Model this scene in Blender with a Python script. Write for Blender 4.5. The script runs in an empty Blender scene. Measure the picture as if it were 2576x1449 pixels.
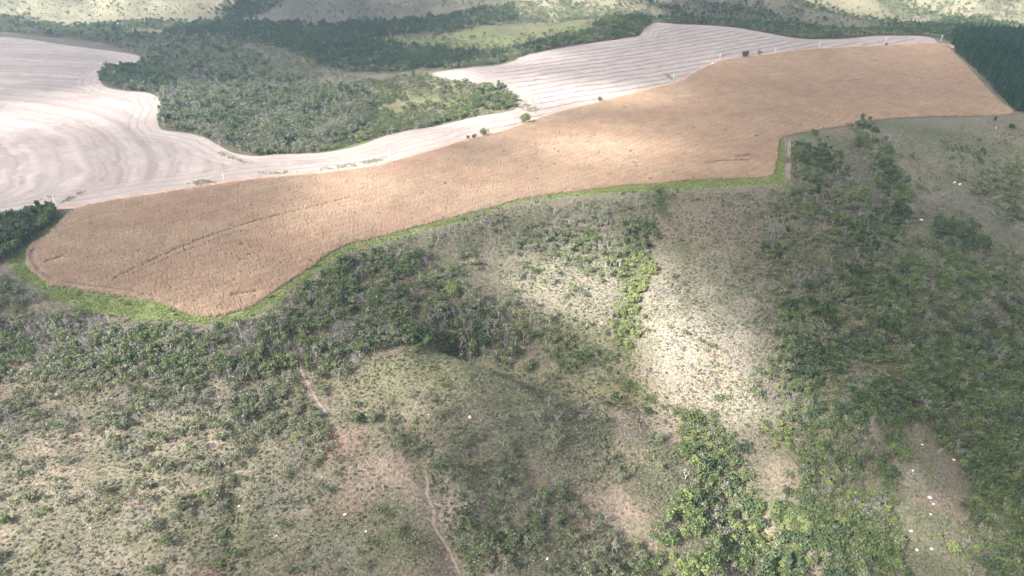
import bpy, bmesh, math
import numpy as np
from mathutils import Vector, Matrix
from mathutils.geometry import delaunay_2d_cdt

rng = np.random.default_rng(11)
sc = bpy.context.scene
COL = sc.collection
R = math.radians

# ------------------------------------------------------------------ camera, sky, sun, exposure
CAM_H, PITCH = 215.0, R(31.5)
F, CX, CY = 1718.6, 1288.0, 724.5            # focal length and centre of the photograph at 2576 px width
cam_data = bpy.data.cameras.new("camera")
cam_data.sensor_width = 36.0
cam_data.lens = 36.0 * F / 2576.0
cam_data.clip_start, cam_data.clip_end = 1.0, 30000.0
cam = bpy.data.objects.new("camera", cam_data)
cam.location = (0, 0, CAM_H)
cam.rotation_euler = (math.pi / 2 - PITCH, 0, 0)
COL.objects.link(cam)
sc.camera = cam

SUN_EL, SHADOW_AZ = R(40.0), R(36.0)         # shadows fall to the right and away
SUN_DIR = np.array([-math.cos(SHADOW_AZ) * math.cos(SUN_EL), -math.sin(SHADOW_AZ) * math.cos(SUN_EL), math.sin(SUN_EL)])
world = bpy.data.worlds.new("World")
sc.world = world
world.use_nodes = True
wn = world.node_tree
for n in list(wn.nodes):
    wn.nodes.remove(n)
sky = wn.nodes.new("ShaderNodeTexSky")
sky.sky_type = 'NISHITA'
sky.sun_disc = False
sky.sun_elevation = SUN_EL
sky.sun_rotation = math.atan2(SUN_DIR[0], SUN_DIR[1]) % (2 * math.pi)
sky.altitude = 900
sky.air_density, sky.dust_density, sky.ozone_density = 1.0, 1.6, 1.0
bg = wn.nodes.new("ShaderNodeBackground")
bg.inputs["Strength"].default_value = 0.075
wo = wn.nodes.new("ShaderNodeOutputWorld")
wn.links.new(sky.outputs[0], bg.inputs[0])
wn.links.new(bg.outputs[0], wo.inputs[0])

sun_data = bpy.data.lights.new("sun", 'SUN')
sun_data.energy = 5.0
sun_data.angle = R(0.53)
sun_data.color = (1.0, 0.965, 0.92)
sun = bpy.data.objects.new("sun", sun_data)
sun.rotation_euler = Vector(SUN_DIR).to_track_quat('Z', 'Y').to_euler()
sun.location = (-300, -200, 500)
COL.objects.link(sun)

sc.view_settings.view_transform = 'Standard'
sc.view_settings.look = 'None'
sc.view_settings.exposure = 2.36
sc.view_settings.gamma = 1.0
sc.view_settings.use_curve_mapping = False
sc.render.engine = 'CYCLES'
sc.cycles.use_denoising = True
sc.cycles.max_bounces = 5
sc.cycles.diffuse_bounces = 2
sc.cycles.transmission_bounces = 2
sc.cycles.transparent_max_bounces = 8
sc.cycles.volume_bounces = 1
sc.cycles.sample_clamp_indirect = 4.0

# ------------------------------------------------------------------ numeric helpers
SP, CP = math.sin(PITCH), math.cos(PITCH)


def vnoise(x, y, seed=0):
    xi, yi = np.floor(x).astype(np.int64), np.floor(y).astype(np.int64)
    fx, fy = x - xi, y - yi
    fx, fy = fx * fx * (3 - 2 * fx), fy * fy * (3 - 2 * fy)

    def h(a, b):
        k = (a * 374761393 + b * 668265263 + seed * 974634777) & 0xffffffff
        k = ((k ^ (k >> 13)) * 1274126177) & 0xffffffff
        return ((k ^ (k >> 16)) & 0xffff) / 65535.0
    return (h(xi, yi) * (1 - fx) + h(xi + 1, yi) * fx) * (1 - fy) + (h(xi, yi + 1) * (1 - fx) + h(xi + 1, yi + 1) * fx) * fy


def fbm(x, y, seed=0, octv=3):
    s, a, t = 0.0, 1.0, 0.0
    for o in range(octv):
        s = s + a * vnoise(x * 2 ** o, y * 2 ** o, seed + 17 * o)
        t += a
        a *= 0.5
    return s / t


def smooth(t, a, b):
    t = np.clip((t - a) / (b - a), 0, 1)
    return t * t * (3 - 2 * t)


def poly_dist(px, py, poly, closed=False):
    px, py = px.astype(np.float32), py.astype(np.float32)
    best = np.full(px.shape, 1e12, np.float32)
    P = np.asarray(poly, np.float32)
    n = len(P)
    for i in range(n if closed else n - 1):
        ax, ay = P[i]
        bx, by = P[(i + 1) % n]
        dx, dy = bx - ax, by - ay
        l2 = dx * dx + dy * dy + 1e-9
        t = np.clip(((px - ax) * dx + (py - ay) * dy) / l2, 0, 1)
        ex, ey = px - ax - t * dx, py - ay - t * dy
        np.minimum(best, ex * ex + ey * ey, out=best)
    return np.sqrt(best)


def poly_in(px, py, poly):
    P = np.asarray(poly, float)
    r = np.zeros(px.shape, bool)
    n = len(P)
    j = n - 1
    for i in range(n):
        xi, yi = P[i]
        xj, yj = P[j]
        if yi != yj:
            c = ((yi > py) != (yj > py)) & (px < (xj - xi) * (py - yi) / (yj - yi) + xi)
            r ^= c
        j = i
    return r


def plateau(x, y):
    return 3.2 * (fbm(x / 230.0 + 3.1, y / 260.0 + 8.4, 5, 2) - 0.5)


def to_plateau(pts):
    p = np.asarray(pts, float)
    u, v = (p[:, 0] - CX) / F, (CY - p[:, 1]) / F
    z = np.zeros(len(p))
    for _ in range(6):
        Z = (CAM_H - z) / np.maximum(SP - v * CP, 0.02)
        x, y = Z * u, Z * (CP + v * SP)
        z = plateau(x, y)
    return np.stack([x, y], 1)


def T(i, j, *pts):                            # reading positions of the enlarged photograph tiles
    return [(644.16 * i + a * 0.25026, 362.66 * j + b * 0.25026) for a, b in pts]


# ------------------------------------------------------------------ outlines read from the photograph
corn_top = [(66, 640), (84, 615), (120, 595), (158, 556), (195, 527), (275, 509), (375, 494), (500, 474), (643, 454), (724, 446), (844, 434), (919, 424),
            (1019, 401), (1144, 364), (1186, 352), (1233, 341), (1311, 317), (1363, 297.5), (1428, 279), (1538.5, 251), (1638.7, 226),
            (1713.7, 206), (1751, 184), (1789, 166), (1814, 156), (1864, 148.5), (1932, 139.5), (2020, 128.5), (2132.7, 122),
            (2257.8, 115.6), (2333, 111.5), (2363, 114.5)]
corn_right = [(2380.5, 120), (2420.5, 157.7), (2470.5, 212.7), (2520.6, 262.8), (2548, 285.3)]
corn_low = [(2508, 291.5), (2333, 295), (2233, 300), (2157.7, 312.8), (2032.6, 332.8), (1969, 346), (1957, 364), (1955, 402), (1950, 413),
            (1944, 440), (1932, 447), (1726, 455), (1664, 463), (1588, 466.5), (1513, 475), (1388, 490), (1288, 508), (1220, 528),
            (1120, 553), (1032, 576.6), (957, 596.7), (864, 620.4), (824, 643), (782, 675), (744, 700), (704, 724), (643, 768), (600, 785.4),
            (550, 798), (513, 800.4), (463, 785.4), (425, 771.6), (400, 760), (325, 749), (225, 735), (180, 725), (140, 724 - 1), (100, 700), (70, 670)]
strip_out = [(145, 543), (100, 590), (72, 611), (45, 634), (25, 658), (52, 695), (102, 728), (135, 755), (175, 763), (200, 780), (250, 790),
             (300, 793), (338, 800), (425, 805.4), (525, 813), (588, 812), (644, 791), (694, 758), (727, 732), (744, 720), (784, 695), (834, 660),
             (864, 635.4), (969, 610), (1044, 588), (1120, 567), (1220, 541), (1288, 514.5), (1375, 501.5), (1475, 490.5), (1538, 485),
             (1613, 481), (1713, 476), (1838, 470), (1931, 465), (1971, 463), (1972.5, 445), (1971, 362), (1970.5, 350)]
field_back = [(-900, 92), (-400, 90), (0, 94), (75, 100), (150, 112), (225, 122), (288, 130), (343, 139), (358, 147), (360, 160), (350, 166),
              (300, 172), (270, 177), (255, 192), (255, 210), (275, 222), (325, 230), (363, 232), (393, 242), (403, 257), (405, 270), (398, 295),
              (398, 312), (410, 327), (475, 336), (513, 345), (540, 360), (551, 366), (588, 385), (643, 393), (694, 389), (804, 385), (869, 375),
              (915, 362), (994, 335), (1094, 318), (1195, 295), (1287, 279), (1303, 268), (1298, 249), (1287, 242), (1265, 230), (1220, 215),
              (1145, 202), (1095, 191), (1089, 184), (1107, 180), (1170, 172), (1245, 165), (1288, 156), (1308, 144), (1338, 136), (1413, 122),
              (1488, 110), (1563, 100), (1606, 93), (1616, 82), (1636, 66), (1651, 62), (1688, 63.5), (1788, 67), (1851, 72.5), (1901, 80),
              (1932, 86), (1995, 97), (2048, 101), (2133, 99), (2183, 93.5), (2233, 91.5), (2323, 92.5), (2345, 97), (2354, 104)]
near_d = [(-900, 800), (-400, 660), (-30, 585), (0, 620)] + strip_out[4:] + [(2032, 337), (2157, 318), (2233, 306), (2333, 300), (2508, 297),
          (2552, 292), (2640, 320), (2800, 360), (3400, 470)]
back_d = field_back + [(2395, 80), (2480, 78), (2576, 80), (3400, 95)]
track_d = [(-700, 690), (-300, 620), (0, 553), (60, 544), (132, 526), (185, 522)] + [(a, b - 2.6 - 0.006 * b) for a, b in corn_top[4:]] + [(2385, 113), (2400, 122)]

W_corn = to_plateau(corn_top + corn_right + corn_low)
W_strip = to_plateau(strip_out + [(1969, 346)] + corn_low[6:] + corn_top[:4])
W_near, W_back = to_plateau(near_d), to_plateau(back_d)
W_pl = np.concatenate([W_near, W_back[::-1]])
W_field = to_plateau(field_back + [(2359, 110)] + corn_top[4:-1][::-1] + [(185, 523), (132, 527), (60, 545), (0, 554), (-400, 645), (-900, 770)])
W_track = to_plateau(track_d)
W_corn_top = to_plateau(corn_top)

# ------------------------------------------------------------------ terrain heights on a fan of points that thins out with distance
R0, R1, NR, NU, UM = 118.0, 9000.0, 650, 480, 1.32
rr = R0 * (R1 / R0) ** (np.arange(NR) / (NR - 1))
uu = np.linspace(-UM, UM, NU)
GX = (rr[:, None] * uu[None, :]).ravel()
GY = (rr[:, None] - 150.0 + 0 * uu[None, :]).ravel()


def far_ridge(x, y):
    return 1 - np.abs(2 * fbm(x / 170.0 + 0.25 * y / 170.0, y / 460.0, 52, 3) - 1)


def base_height(x, y):
    z = plateau(x, y)
    ins = poly_in(x, y, W_pl)
    dn, db = poly_dist(x, y, W_near), poly_dist(x, y, W_back)
    out = ~ins
    near = out & (dn < db)
    back = out & ~near
    d = np.where(near, dn, 0.0)
    k = 0.20 + 0.10 * smooth(x, -150, 250)
    s = k * (np.sqrt(d * d + 900.0) - 30.0)
    z = z - 110.0 * (1 - np.exp(-s / 110.0))
    d = np.where(back, db, 0.0)
    z = z - 46.0 * (1 - np.exp(-(d / 175.0) ** 1.3))
    e = np.where(out, np.minimum(dn, db), 0.0)
    z = z + (fbm(x / 38.0, y / 38.0, 21, 2) - 0.5) * 7.0 * smooth(e, 0, 60)
    z = z + (fbm(x / 11.0, y / 11.0, 33, 2) - 0.5) * 1.6 * smooth(e, 0, 30) * smooth(1000 - y, 0, 200)
    yy = y + 160.0 * (fbm(x / 420.0, y / 900.0, 41, 2) - 0.5)
    t = (yy - 1440.0) / 110.0
    rise = 110.0 * np.where(t > 12, t, np.log1p(np.exp(np.minimum(t, 12)))) * 0.17
    rise = 120.0 * (1 - np.exp(-rise / 120.0))
    rid = far_ridge(x, y)
    z = z + rise + 62.0 * (rid - 0.6) * smooth(yy, 1330, 1600)
    return z, e


GZ, GE = base_height(GX, GY)


def lookup(x, y, arr=None):
    a = GZ if arr is None else arr
    r = np.clip(np.asarray(y, float) + 150.0, R0 * 1.001, R1 * 0.999)
    u = np.clip(np.asarray(x, float) / r, -UM * 0.999, UM * 0.999)
    fi = np.log(r / R0) / math.log(R1 / R0) * (NR - 1)
    i = np.clip(fi.astype(int), 0, NR - 2)
    fi = (r - rr[i]) / (rr[i + 1] - rr[i])
    fj = (u + UM) / (2 * UM) * (NU - 1)
    j = np.clip(fj.astype(int), 0, NU - 2)
    fj = fj - j
    A = a.reshape(NR, NU)
    return (A[i, j] * (1 - fj) + A[i, j + 1] * fj) * (1 - fi) + (A[i + 1, j] * (1 - fj) + A[i + 1, j + 1] * fj) * fi


def cast(pts):
    """photo pixels -> ground points on the terrain as it stands"""
    p = np.asarray(pts, float).reshape(-1, 2)
    u, v = (p[:, 0] - CX) / F, (CY - p[:, 1]) / F
    Z = 130.0 * (6500.0 / 130.0) ** (np.arange(900) / 899.0)
    x = u[:, None] * Z[None, :]
    y = (CP + v * SP)[:, None] * Z[None, :]
    z = CAM_H + (v * CP - SP)[:, None] * Z[None, :]
    g = z - lookup(x, y)
    k = np.argmax(g < 0, axis=1)
    k = np.where((g < 0).any(axis=1), np.maximum(k, 1), 899)
    a = np.arange(len(p))
    g0, g1 = g[a, k - 1], g[a, k]
    t = np.clip(g0 / np.where(np.abs(g0 - g1) < 1e-6, 1e-6, g0 - g1), 0, 1)
    Zh = Z[k - 1] + t * (Z[k] - Z[k - 1])
    return np.stack([u * Zh, (CP + v * SP) * Zh], 1)


def project(x, y, z):
    dz = z - CAM_H
    Z = y * CP - dz * SP
    return CX + F * x / Z, CY - F * (y * SP + dz * CP) / Z, Z


def bump_at(px, py, h, r):
    c = cast([(px, py)])[0]
    return h * np.exp(-(((GX - c[0]) ** 2 + (GY - c[1]) ** 2) / (r * r)))


adds = [bump_at(1000, 108, 15, 75), bump_at(1180, 98, 15, 80), bump_at(1430, 80, 16, 90), bump_at(1250, 72, 12, 70), bump_at(780, 150, 12, 80),
        bump_at(1740, 850, 12, 45), bump_at(1120, 1015, 13, 55), bump_at(2330, 520, 5, 60)]
gullies = [([(1150, 870), (1250, 905), (1350, 935), (1450, 975), (1560, 1020), (1700, 1045), (1800, 1150), (1900, 1280), (2010, 1449), (2080, 1600)], 15, 7, 13, 34),
           ([(1045, 1130), (1090, 1250), (1130, 1350), (1165, 1449), (1180, 1600)], 3, 7, 6, 12),
           ([(592, 1190), (585, 1280), (560, 1449), (540, 1600)], 1.5, 2.5, 4, 5),
           ([(2150, 330), (2230, 420), (2255, 500), (2205, 640), (2120, 760), (2080, 900), (2030, 1050), (1950, 1160), (1900, 1270)], 10, 10, 16, 26),
           ([(2576, 700), (2480, 850), (2400, 1000), (2480, 1130), (2490, 1300), (2440, 1500)], 5, 12, 14, 20),
           ([(1615, 560), (1600, 700), (1590, 850), (1600, 960), (1660, 1030)], 2, 6, 9, 12),
           ([(1480, 1180), (1560, 1290), (1640, 1400), (1700, 1500)], 2, 4, 8, 14),
           ([(640, 5), (590, 45), (540, 70)], 6, 10, 30, 35), ([(1090, 10), (1110, 40), (1090, 75)], 6, 8, 30, 35)]
G_w = [cast(g[0]) for g in gullies]
for a in adds:
    GZ = GZ + a
for (g, d0, d1, w0, w1), P in zip(gullies, G_w):
    best = np.full(GX.shape, 1e9)
    tt = np.zeros(GX.shape)
    n = len(P) - 1
    for i in range(n):
        d = P[i + 1] - P[i]
        t = np.clip(((GX - P[i, 0]) * d[0] + (GY - P[i, 1]) * d[1]) / (d @ d), 0, 1)
        q = np.hypot(GX - P[i, 0] - t * d[0], GY - P[i, 1] - t * d[1])
        m = q < best
        best = np.where(m, q, best)
        tt = np.where(m, (i + t) / n, tt)
    dep, wid = d0 + (d1 - d0) * tt, w0 + (w1 - w0) * tt
    GZ = GZ - dep * np.exp(-(best / wid) ** 2) * smooth(GE, 2, 25)


def ground_at(x, y):
    return lookup(x, y)


# ------------------------------------------------------------------ materials
def new_mat(name):
    m = bpy.data.materials.new(name)
    m.use_nodes = True
    nt = m.node_tree
    nt.nodes.clear()
    return m, nt, nt.nodes, nt.links


def noise(nt, scale, detail=4.0, rough=0.6, vec=None):
    n = nt.nodes.new("ShaderNodeTexNoise")
    n.inputs["Scale"].default_value = scale
    n.inputs["Detail"].default_value = detail
    n.inputs["Roughness"].default_value = rough
    if vec is not None:
        nt.links.new(vec, n.inputs["Vector"])
    return n.outputs["Fac"]


def ramp(nt, src, a, b, lo=0.0, hi=1.0):
    n = nt.nodes.new("ShaderNodeMapRange")
    n.inputs[1].default_value, n.inputs[2].default_value = a, b
    n.inputs[3].default_value, n.inputs[4].default_value = lo, hi
    n.clamp = True
    nt.links.new(src, n.inputs[0])
    return n.outputs[0]


def mix(nt, fac, a, b, mode='MIX'):
    n = nt.nodes.new("ShaderNodeMix")
    n.data_type = 'RGBA'
    n.blend_type = mode
    for s, k in ((fac, 0), (a, 6), (b, 7)):
        if isinstance(s, (int, float)):
            n.inputs[k].default_value = s
        elif isinstance(s, tuple):
            n.inputs[k].default_value = (*s, 1)
        else:
            nt.links.new(s, n.inputs[k])
    return n.outputs[2]


def math_n(nt, op, a, b=None):
    n = nt.nodes.new("ShaderNodeMath")
    n.operation = op
    for k, s in enumerate((a, b)):
        if s is None:
            continue
        if isinstance(s, (int, float)):
            n.inputs[k].default_value = s
        else:
            nt.links.new(s, n.inputs[k])
    return n.outputs[0]


def attr(nt, name):
    n = nt.nodes.new("ShaderNodeAttribute")
    n.attribute_name = name
    return n


def out_diffuse(nt, col, rough=0.95, bump=None, bump_d=0.3, spec=0.15):
    p = nt.nodes.new("ShaderNodeBsdfPrincipled")
    p.inputs["Roughness"].default_value = rough
    p.inputs["Specular IOR Level"].default_value = spec
    if isinstance(col, tuple):
        p.inputs["Base Color"].default_value = (*col, 1)
    else:
        nt.links.new(col, p.inputs["Base Color"])
    if bump is not None:
        b = nt.nodes.new("ShaderNodeBump")
        b.inputs["Strength"].default_value = 1.0
        b.inputs["Distance"].default_value = bump_d
        nt.links.new(bump, b.inputs["Height"])
        nt.links.new(b.outputs[0], p.inputs["Normal"])
    o = nt.nodes.new("ShaderNodeOutputMaterial")
    nt.links.new(p.outputs[0], o.inputs[0])
    return p


def position(nt):
    return nt.nodes.new("ShaderNodeNewGeometry").outputs["Position"]


def mat_ground():
    m, nt, N, L = new_mat("ground")
    pos = position(nt)
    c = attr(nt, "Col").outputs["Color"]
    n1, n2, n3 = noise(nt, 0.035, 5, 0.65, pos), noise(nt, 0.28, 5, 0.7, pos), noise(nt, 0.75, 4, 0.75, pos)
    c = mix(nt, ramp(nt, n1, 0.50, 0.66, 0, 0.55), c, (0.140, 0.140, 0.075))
    c = mix(nt, ramp(nt, n2, 0.52, 0.68, 0, 0.6), c, (0.120, 0.122, 0.066))
    c = mix(nt, ramp(nt, n2, 0.30, 0.44, 0.5, 0), c, (0.40, 0.325, 0.250))
    g = math_n(nt, 'MULTIPLY', ramp(nt, n3, 0.34, 0.66, 0.24, 0.77), ramp(nt, n2, 0.3, 0.7, 0.70, 1.05))
    c = mix(nt, 1.0, c, g, 'MULTIPLY')
    h = math_n(nt, 'ADD', math_n(nt, 'MULTIPLY', n2, 1.0), math_n(nt, 'MULTIPLY', n3, 0.6))
    out_diffuse(nt, c, 0.98, h, 1.0)
    return m


def mat_field():
    m, nt, N, L = new_mat("stubble")
    pos = position(nt)
    sw, side, edge = attr(nt, "sw").outputs["Fac"], attr(nt, "side").outputs["Fac"], attr(nt, "edge").outputs["Fac"]
    n1, n2, n3 = noise(nt, 0.02, 4, 0.6, pos), noise(nt, 0.22, 4, 0.65, pos), noise(nt, 1.3, 3, 0.7, pos)
    n4 = noise(nt, 0.06, 3, 0.6, pos)
    ph = math_n(nt, 'ADD', sw, math_n(nt, 'ADD', math_n(nt, 'MULTIPLY', n1, 1.3), math_n(nt, 'MULTIPLY', n4, 0.25)))
    s = math_n(nt, 'SINE', math_n(nt, 'MULTIPLY', ph, 2 * math.pi))
    s2 = math_n(nt, 'SINE', math_n(nt, 'MULTIPLY', ph, 6 * math.pi))
    right = math_n(nt, 'MULTIPLY', ramp(nt, math_n(nt, 'ADD', s, math_n(nt, 'MULTIPLY', n2, 0.8)), 0.7, 1.35, 0, 1), side)
    cv = N.new("ShaderNodeCombineXYZ")
    L.new(math_n(nt, 'MULTIPLY', ph, 1.9), cv.inputs[0])
    L.new(math_n(nt, 'MULTIPLY', n1, 2.5), cv.inputs[1])
    nb = noise(nt, 1.0, 3, 0.6, cv.outputs[0])
    left = math_n(nt, 'MULTIPLY', math_n(nt, 'MULTIPLY', ramp(nt, nb, 0.40, 0.64, 0, 0.95), ramp(nt, n4, 0.3, 0.6, 0.5, 1.0)), math_n(nt, 'SUBTRACT', 1.0, side))
    inner = ramp(nt, edge, 14, 30, 0, 1)
    st = math_n(nt, 'MULTIPLY', math_n(nt, 'ADD', left, right), inner)
    hl = math_n(nt, 'SINE', math_n(nt, 'ADD', math_n(nt, 'MULTIPLY', edge, 0.78), math_n(nt, 'MULTIPLY', n1, 12.0)))
    hl = math_n(nt, 'MULTIPLY', ramp(nt, math_n(nt, 'ADD', hl, math_n(nt, 'MULTIPLY', n4, 1.6)), 1.25, 2.1, 0, 0.75), ramp(nt, edge, 24, 34, 1, 0))
    hl = math_n(nt, 'MULTIPLY', hl, ramp(nt, edge, 2, 5, 0, 1))
    c = mix(nt, ramp(nt, n1, 0.35, 0.65), (0.208, 0.173, 0.157), (0.236, 0.200, 0.175))
    c = mix(nt, math_n(nt, 'MINIMUM', math_n(nt, 'ADD', st, hl), 1.0), c, (0.132, 0.105, 0.095))
    c = mix(nt, ramp(nt, n2, 0.58, 0.75, 0, 0.35), c, (0.265, 0.205, 0.165))
    c = mix(nt, 1.0, c, math_n(nt, 'MULTIPLY', ramp(nt, n3, 0.3, 0.7, 0.78, 1.12), ramp(nt, n4, 0.3, 0.7, 0.86, 1.1)), 'MULTIPLY')
    out_diffuse(nt, c, 0.95, n3, 0.12)
    return m


def mat_simple(name, c1, c2, s1=0.5, s2=3.0, lo=0.75, hi=1.2, bump_d=0.1, rough=0.95, spec=0.15):
    m, nt, N, L = new_mat(name)
    pos = position(nt)
    n1, n2 = noise(nt, s1, 4, 0.6, pos), noise(nt, s2, 3, 0.65, pos)
    c = mix(nt, ramp(nt, n1, 0.38, 0.62), c1, c2)
    c = mix(nt, 1.0, c, ramp(nt, n2, 0.3, 0.7, lo, hi), 'MULTIPLY')
    out_diffuse(nt, c, rough, n2, bump_d, spec)
    return m


def mat_leaf(name, c1, c2, c3, transl=0.3, patches=None):
    """foliage: colour varies from plant to plant and from leaf spray to leaf spray"""
    m, nt, N, L = new_mat(name)
    oi = N.new("ShaderNodeObjectInfo")
    ge = N.new("ShaderNodeNewGeometry")
    c = mix(nt, oi.outputs["Random"], c1, c2)
    c = mix(nt, ramp(nt, ge.outputs["Random Per Island"], 0.55, 1.0, 0, 0.8), c, c3)
    c = mix(nt, 1.0, c, ramp(nt, ge.outputs["Random Per Island"], 0, 0.6, 0.72, 1.12), 'MULTIPLY')
    if patches:                                 # slow changes of ripeness across a field
        pos = position(nt)
        c = mix(nt, ramp(nt, noise(nt, 0.018, 4, 0.6, pos), 0.40, 0.62, 0, 0.75), c, patches)
        c = mix(nt, 1.0, c, ramp(nt, noise(nt, 0.075, 4, 0.65, pos), 0.32, 0.68, 0.84, 1.10), 'MULTIPLY')
        dp = N.new("ShaderNodeVectorMath")
        dp.operation = 'DOT_PRODUCT'
        dp.inputs[1].default_value = (-0.62, 0.78, 0.0)
        L.new(pos, dp.inputs[0])
        row = math_n(nt, 'SINE', math_n(nt, 'ADD', math_n(nt, 'MULTIPLY', dp.outputs["Value"], 0.9), math_n(nt, 'MULTIPLY', noise(nt, 0.012, 3, 0.5, pos), 30.0)))
        c = mix(nt, 1.0, c, ramp(nt, row, -1, 1, 0.93, 1.05), 'MULTIPLY')
    d = N.new("ShaderNodeBsdfDiffuse")
    t = N.new("ShaderNodeBsdfTranslucent")
    L.new(c, d.inputs[0])
    L.new(c, t.inputs[0])
    x = N.new("ShaderNodeMixShader")
    x.inputs[0].default_value = transl
    L.new(d.outputs[0], x.inputs[1])
    L.new(t.outputs[0], x.inputs[2])
    o = N.new("ShaderNodeOutputMaterial")
    L.new(x.outputs[0], o.inputs[0])
    return m


M = {}
M['ground'] = mat_ground()
M['field'] = mat_field()
M['corn_soil'] = mat_simple("corn_soil", (0.115, 0.082, 0.058), (0.165, 0.118, 0.086), 0.1, 1.5)
M['strip'] = mat_simple("green_grass_ground", (0.085, 0.105, 0.040), (0.125, 0.140, 0.050), 0.10, 0.7, 0.45, 1.25, 0.4)
M['track'] = mat_simple("red_earth", (0.270, 0.158, 0.122), (0.297, 0.195, 0.149), 0.08, 0.9)
M['path'] = mat_simple("trodden_earth", (0.165, 0.125, 0.100), (0.215, 0.165, 0.135), 0.3, 1.6)
M['corn'] = mat_leaf("dry_corn", (0.335, 0.239, 0.165), (0.412, 0.303, 0.215), (0.475, 0.369, 0.262), 0.25, (0.383, 0.262, 0.184))
M['olive'] = mat_leaf("olive_leaves", (0.115, 0.131, 0.076), (0.173, 0.182, 0.112), (0.194, 0.198, 0.126))
M['green'] = mat_leaf("green_leaves", (0.070, 0.099, 0.043), (0.113, 0.140, 0.061), (0.149, 0.171, 0.077))
M['dark'] = mat_leaf("dark_leaves", (0.047, 0.070, 0.040), (0.079, 0.103, 0.054), (0.108, 0.128, 0.070))
M['bright'] = mat_leaf("bright_leaves", (0.110, 0.140, 0.050), (0.158, 0.184, 0.072), (0.203, 0.223, 0.095))
M['greyleaf'] = mat_leaf("grey_twigs", (0.146, 0.134, 0.126), (0.180, 0.165, 0.149), (0.221, 0.203, 0.187), 0.15)
M['euc'] = mat_leaf("eucalyptus_leaves", (0.014, 0.032, 0.020), (0.041, 0.072, 0.041), (0.054, 0.086, 0.050))
M['tuft_dry'] = mat_leaf("dry_grass", (0.203, 0.172, 0.112), (0.243, 0.209, 0.142), (0.284, 0.243, 0.162))
M['tuft_green'] = mat_leaf("green_grass", (0.118, 0.174, 0.038), (0.185, 0.230, 0.049), (0.235, 0.263, 0.078))
M['tuft_olive'] = mat_leaf("olive_grass", (0.122, 0.126, 0.061), (0.158, 0.151, 0.079), (0.202, 0.187, 0.108))
M['bark'] = mat_simple("bark", (0.170, 0.140, 0.115), (0.238, 0.204, 0.170), 2.0, 9.0)
M['pale_bark'] = mat_simple("pale_bark", (0.30, 0.275, 0.245), (0.40, 0.37, 0.33), 2.0, 9.0)
M['concrete'] = mat_simple("pole_concrete", (0.629, 0.612, 0.586), (0.680, 0.663, 0.637), 1.0, 6.0, 0.9, 1.08)
M['porcelain'] = mat_simple("insulator", (0.35, 0.20, 0.13), (0.40, 0.24, 0.16), 3, 9, rough=0.3, spec=0.5)
M['wood'] = mat_simple("weathered_wood", (0.36, 0.33, 0.29), (0.46, 0.42, 0.37), 2, 8)
M['wire'] = mat_simple("wire", (0.35, 0.34, 0.33), (0.4, 0.39, 0.38), 2, 8, rough=0.5, spec=0.5)
M['rock'] = mat_simple("pale_rock", (0.474, 0.444, 0.390), (0.566, 0.535, 0.490), 0.8, 4.0, 0.8, 1.12)
M['rock_tan'] = mat_simple("tan_rock", (0.527, 0.391, 0.289), (0.595, 0.459, 0.348), 0.8, 4.0, 0.8, 1.12)
M['rock_red'] = mat_simple("red_mound", (0.384, 0.216, 0.144), (0.448, 0.288, 0.208), 0.8, 4.0, 0.8, 1.12)
M['hide_white'] = mat_simple("white_hide", (0.76, 0.73, 0.68), (0.82, 0.80, 0.76), 1, 4, 0.92, 1.05)
M['hide_tan'] = mat_simple("tan_hide", (0.56, 0.42, 0.30), (0.62, 0.48, 0.36), 1, 4, 0.9, 1.05)
M['hide_black'] = mat_simple("black_hide", (0.022, 0.018, 0.020), (0.032, 0.027, 0.028), 1, 4)
M['paint'] = mat_simple("white_car_paint", (0.78, 0.78, 0.77), (0.80, 0.80, 0.79), 1, 3, 0.97, 1.02, 0.0, 0.3, 0.5)
M['glass'] = mat_simple("dark_car_glass", (0.02, 0.024, 0.03), (0.03, 0.034, 0.04), 1, 3, 0.95, 1.05, 0.0, 0.08, 0.6)
M['rubber'] = mat_simple("tyre_rubber", (0.02, 0.02, 0.02), (0.03, 0.028, 0.026), 2, 8)
M['steel'] = mat_simple("wheel_steel", (0.45, 0.45, 0.45), (0.5, 0.5, 0.5), 2, 8, rough=0.4, spec=0.5)
M['lamp_red'] = mat_simple("tail_lens", (0.35, 0.02, 0.02), (0.4, 0.03, 0.03), 2, 8, rough=0.2, spec=0.5)
M['lamp_clear'] = mat_simple("head_lens", (0.6, 0.6, 0.58), (0.65, 0.65, 0.62), 2, 8, rough=0.15, spec=0.5)


# ------------------------------------------------------------------ mesh and object helpers
def mesh_np(name, v, f, mats, mi=None, smooth_sh=False):
    """v (n,3); f: array (m,4) or (m,3), or a list of such arrays"""
    me = bpy.data.meshes.new(name)
    fl = f if isinstance(f, list) else [f]
    fl = [np.asarray(a, np.int64) for a in fl if len(a)]
    v = np.asarray(v, np.float32)
    me.vertices.add(len(v))
    me.vertices.foreach_set("co", v.ravel())
    loops = np.concatenate([a.ravel() for a in fl])
    tot = np.concatenate([np.full(len(a), a.shape[1]) for a in fl])
    start = np.concatenate([[0], np.cumsum(tot)[:-1]])
    me.loops.add(len(loops))
    me.loops.foreach_set("vertex_index", loops.astype(np.int32))
    me.polygons.add(len(tot))
    me.polygons.foreach_set("loop_start", start.astype(np.int32))
    me.polygons.foreach_set("loop_total", tot.astype(np.int32))
    for m in mats:
        me.materials.append(M[m] if isinstance(m, str) else m)
    if mi is not None:
        me.polygons.foreach_set("material_index", np.asarray(mi, np.int32))
    if smooth_sh:
        me.polygons.foreach_set("use_smooth", np.ones(len(tot), bool))
    me.update(calc_edges=True)
    me.validate()
    return me


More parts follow.
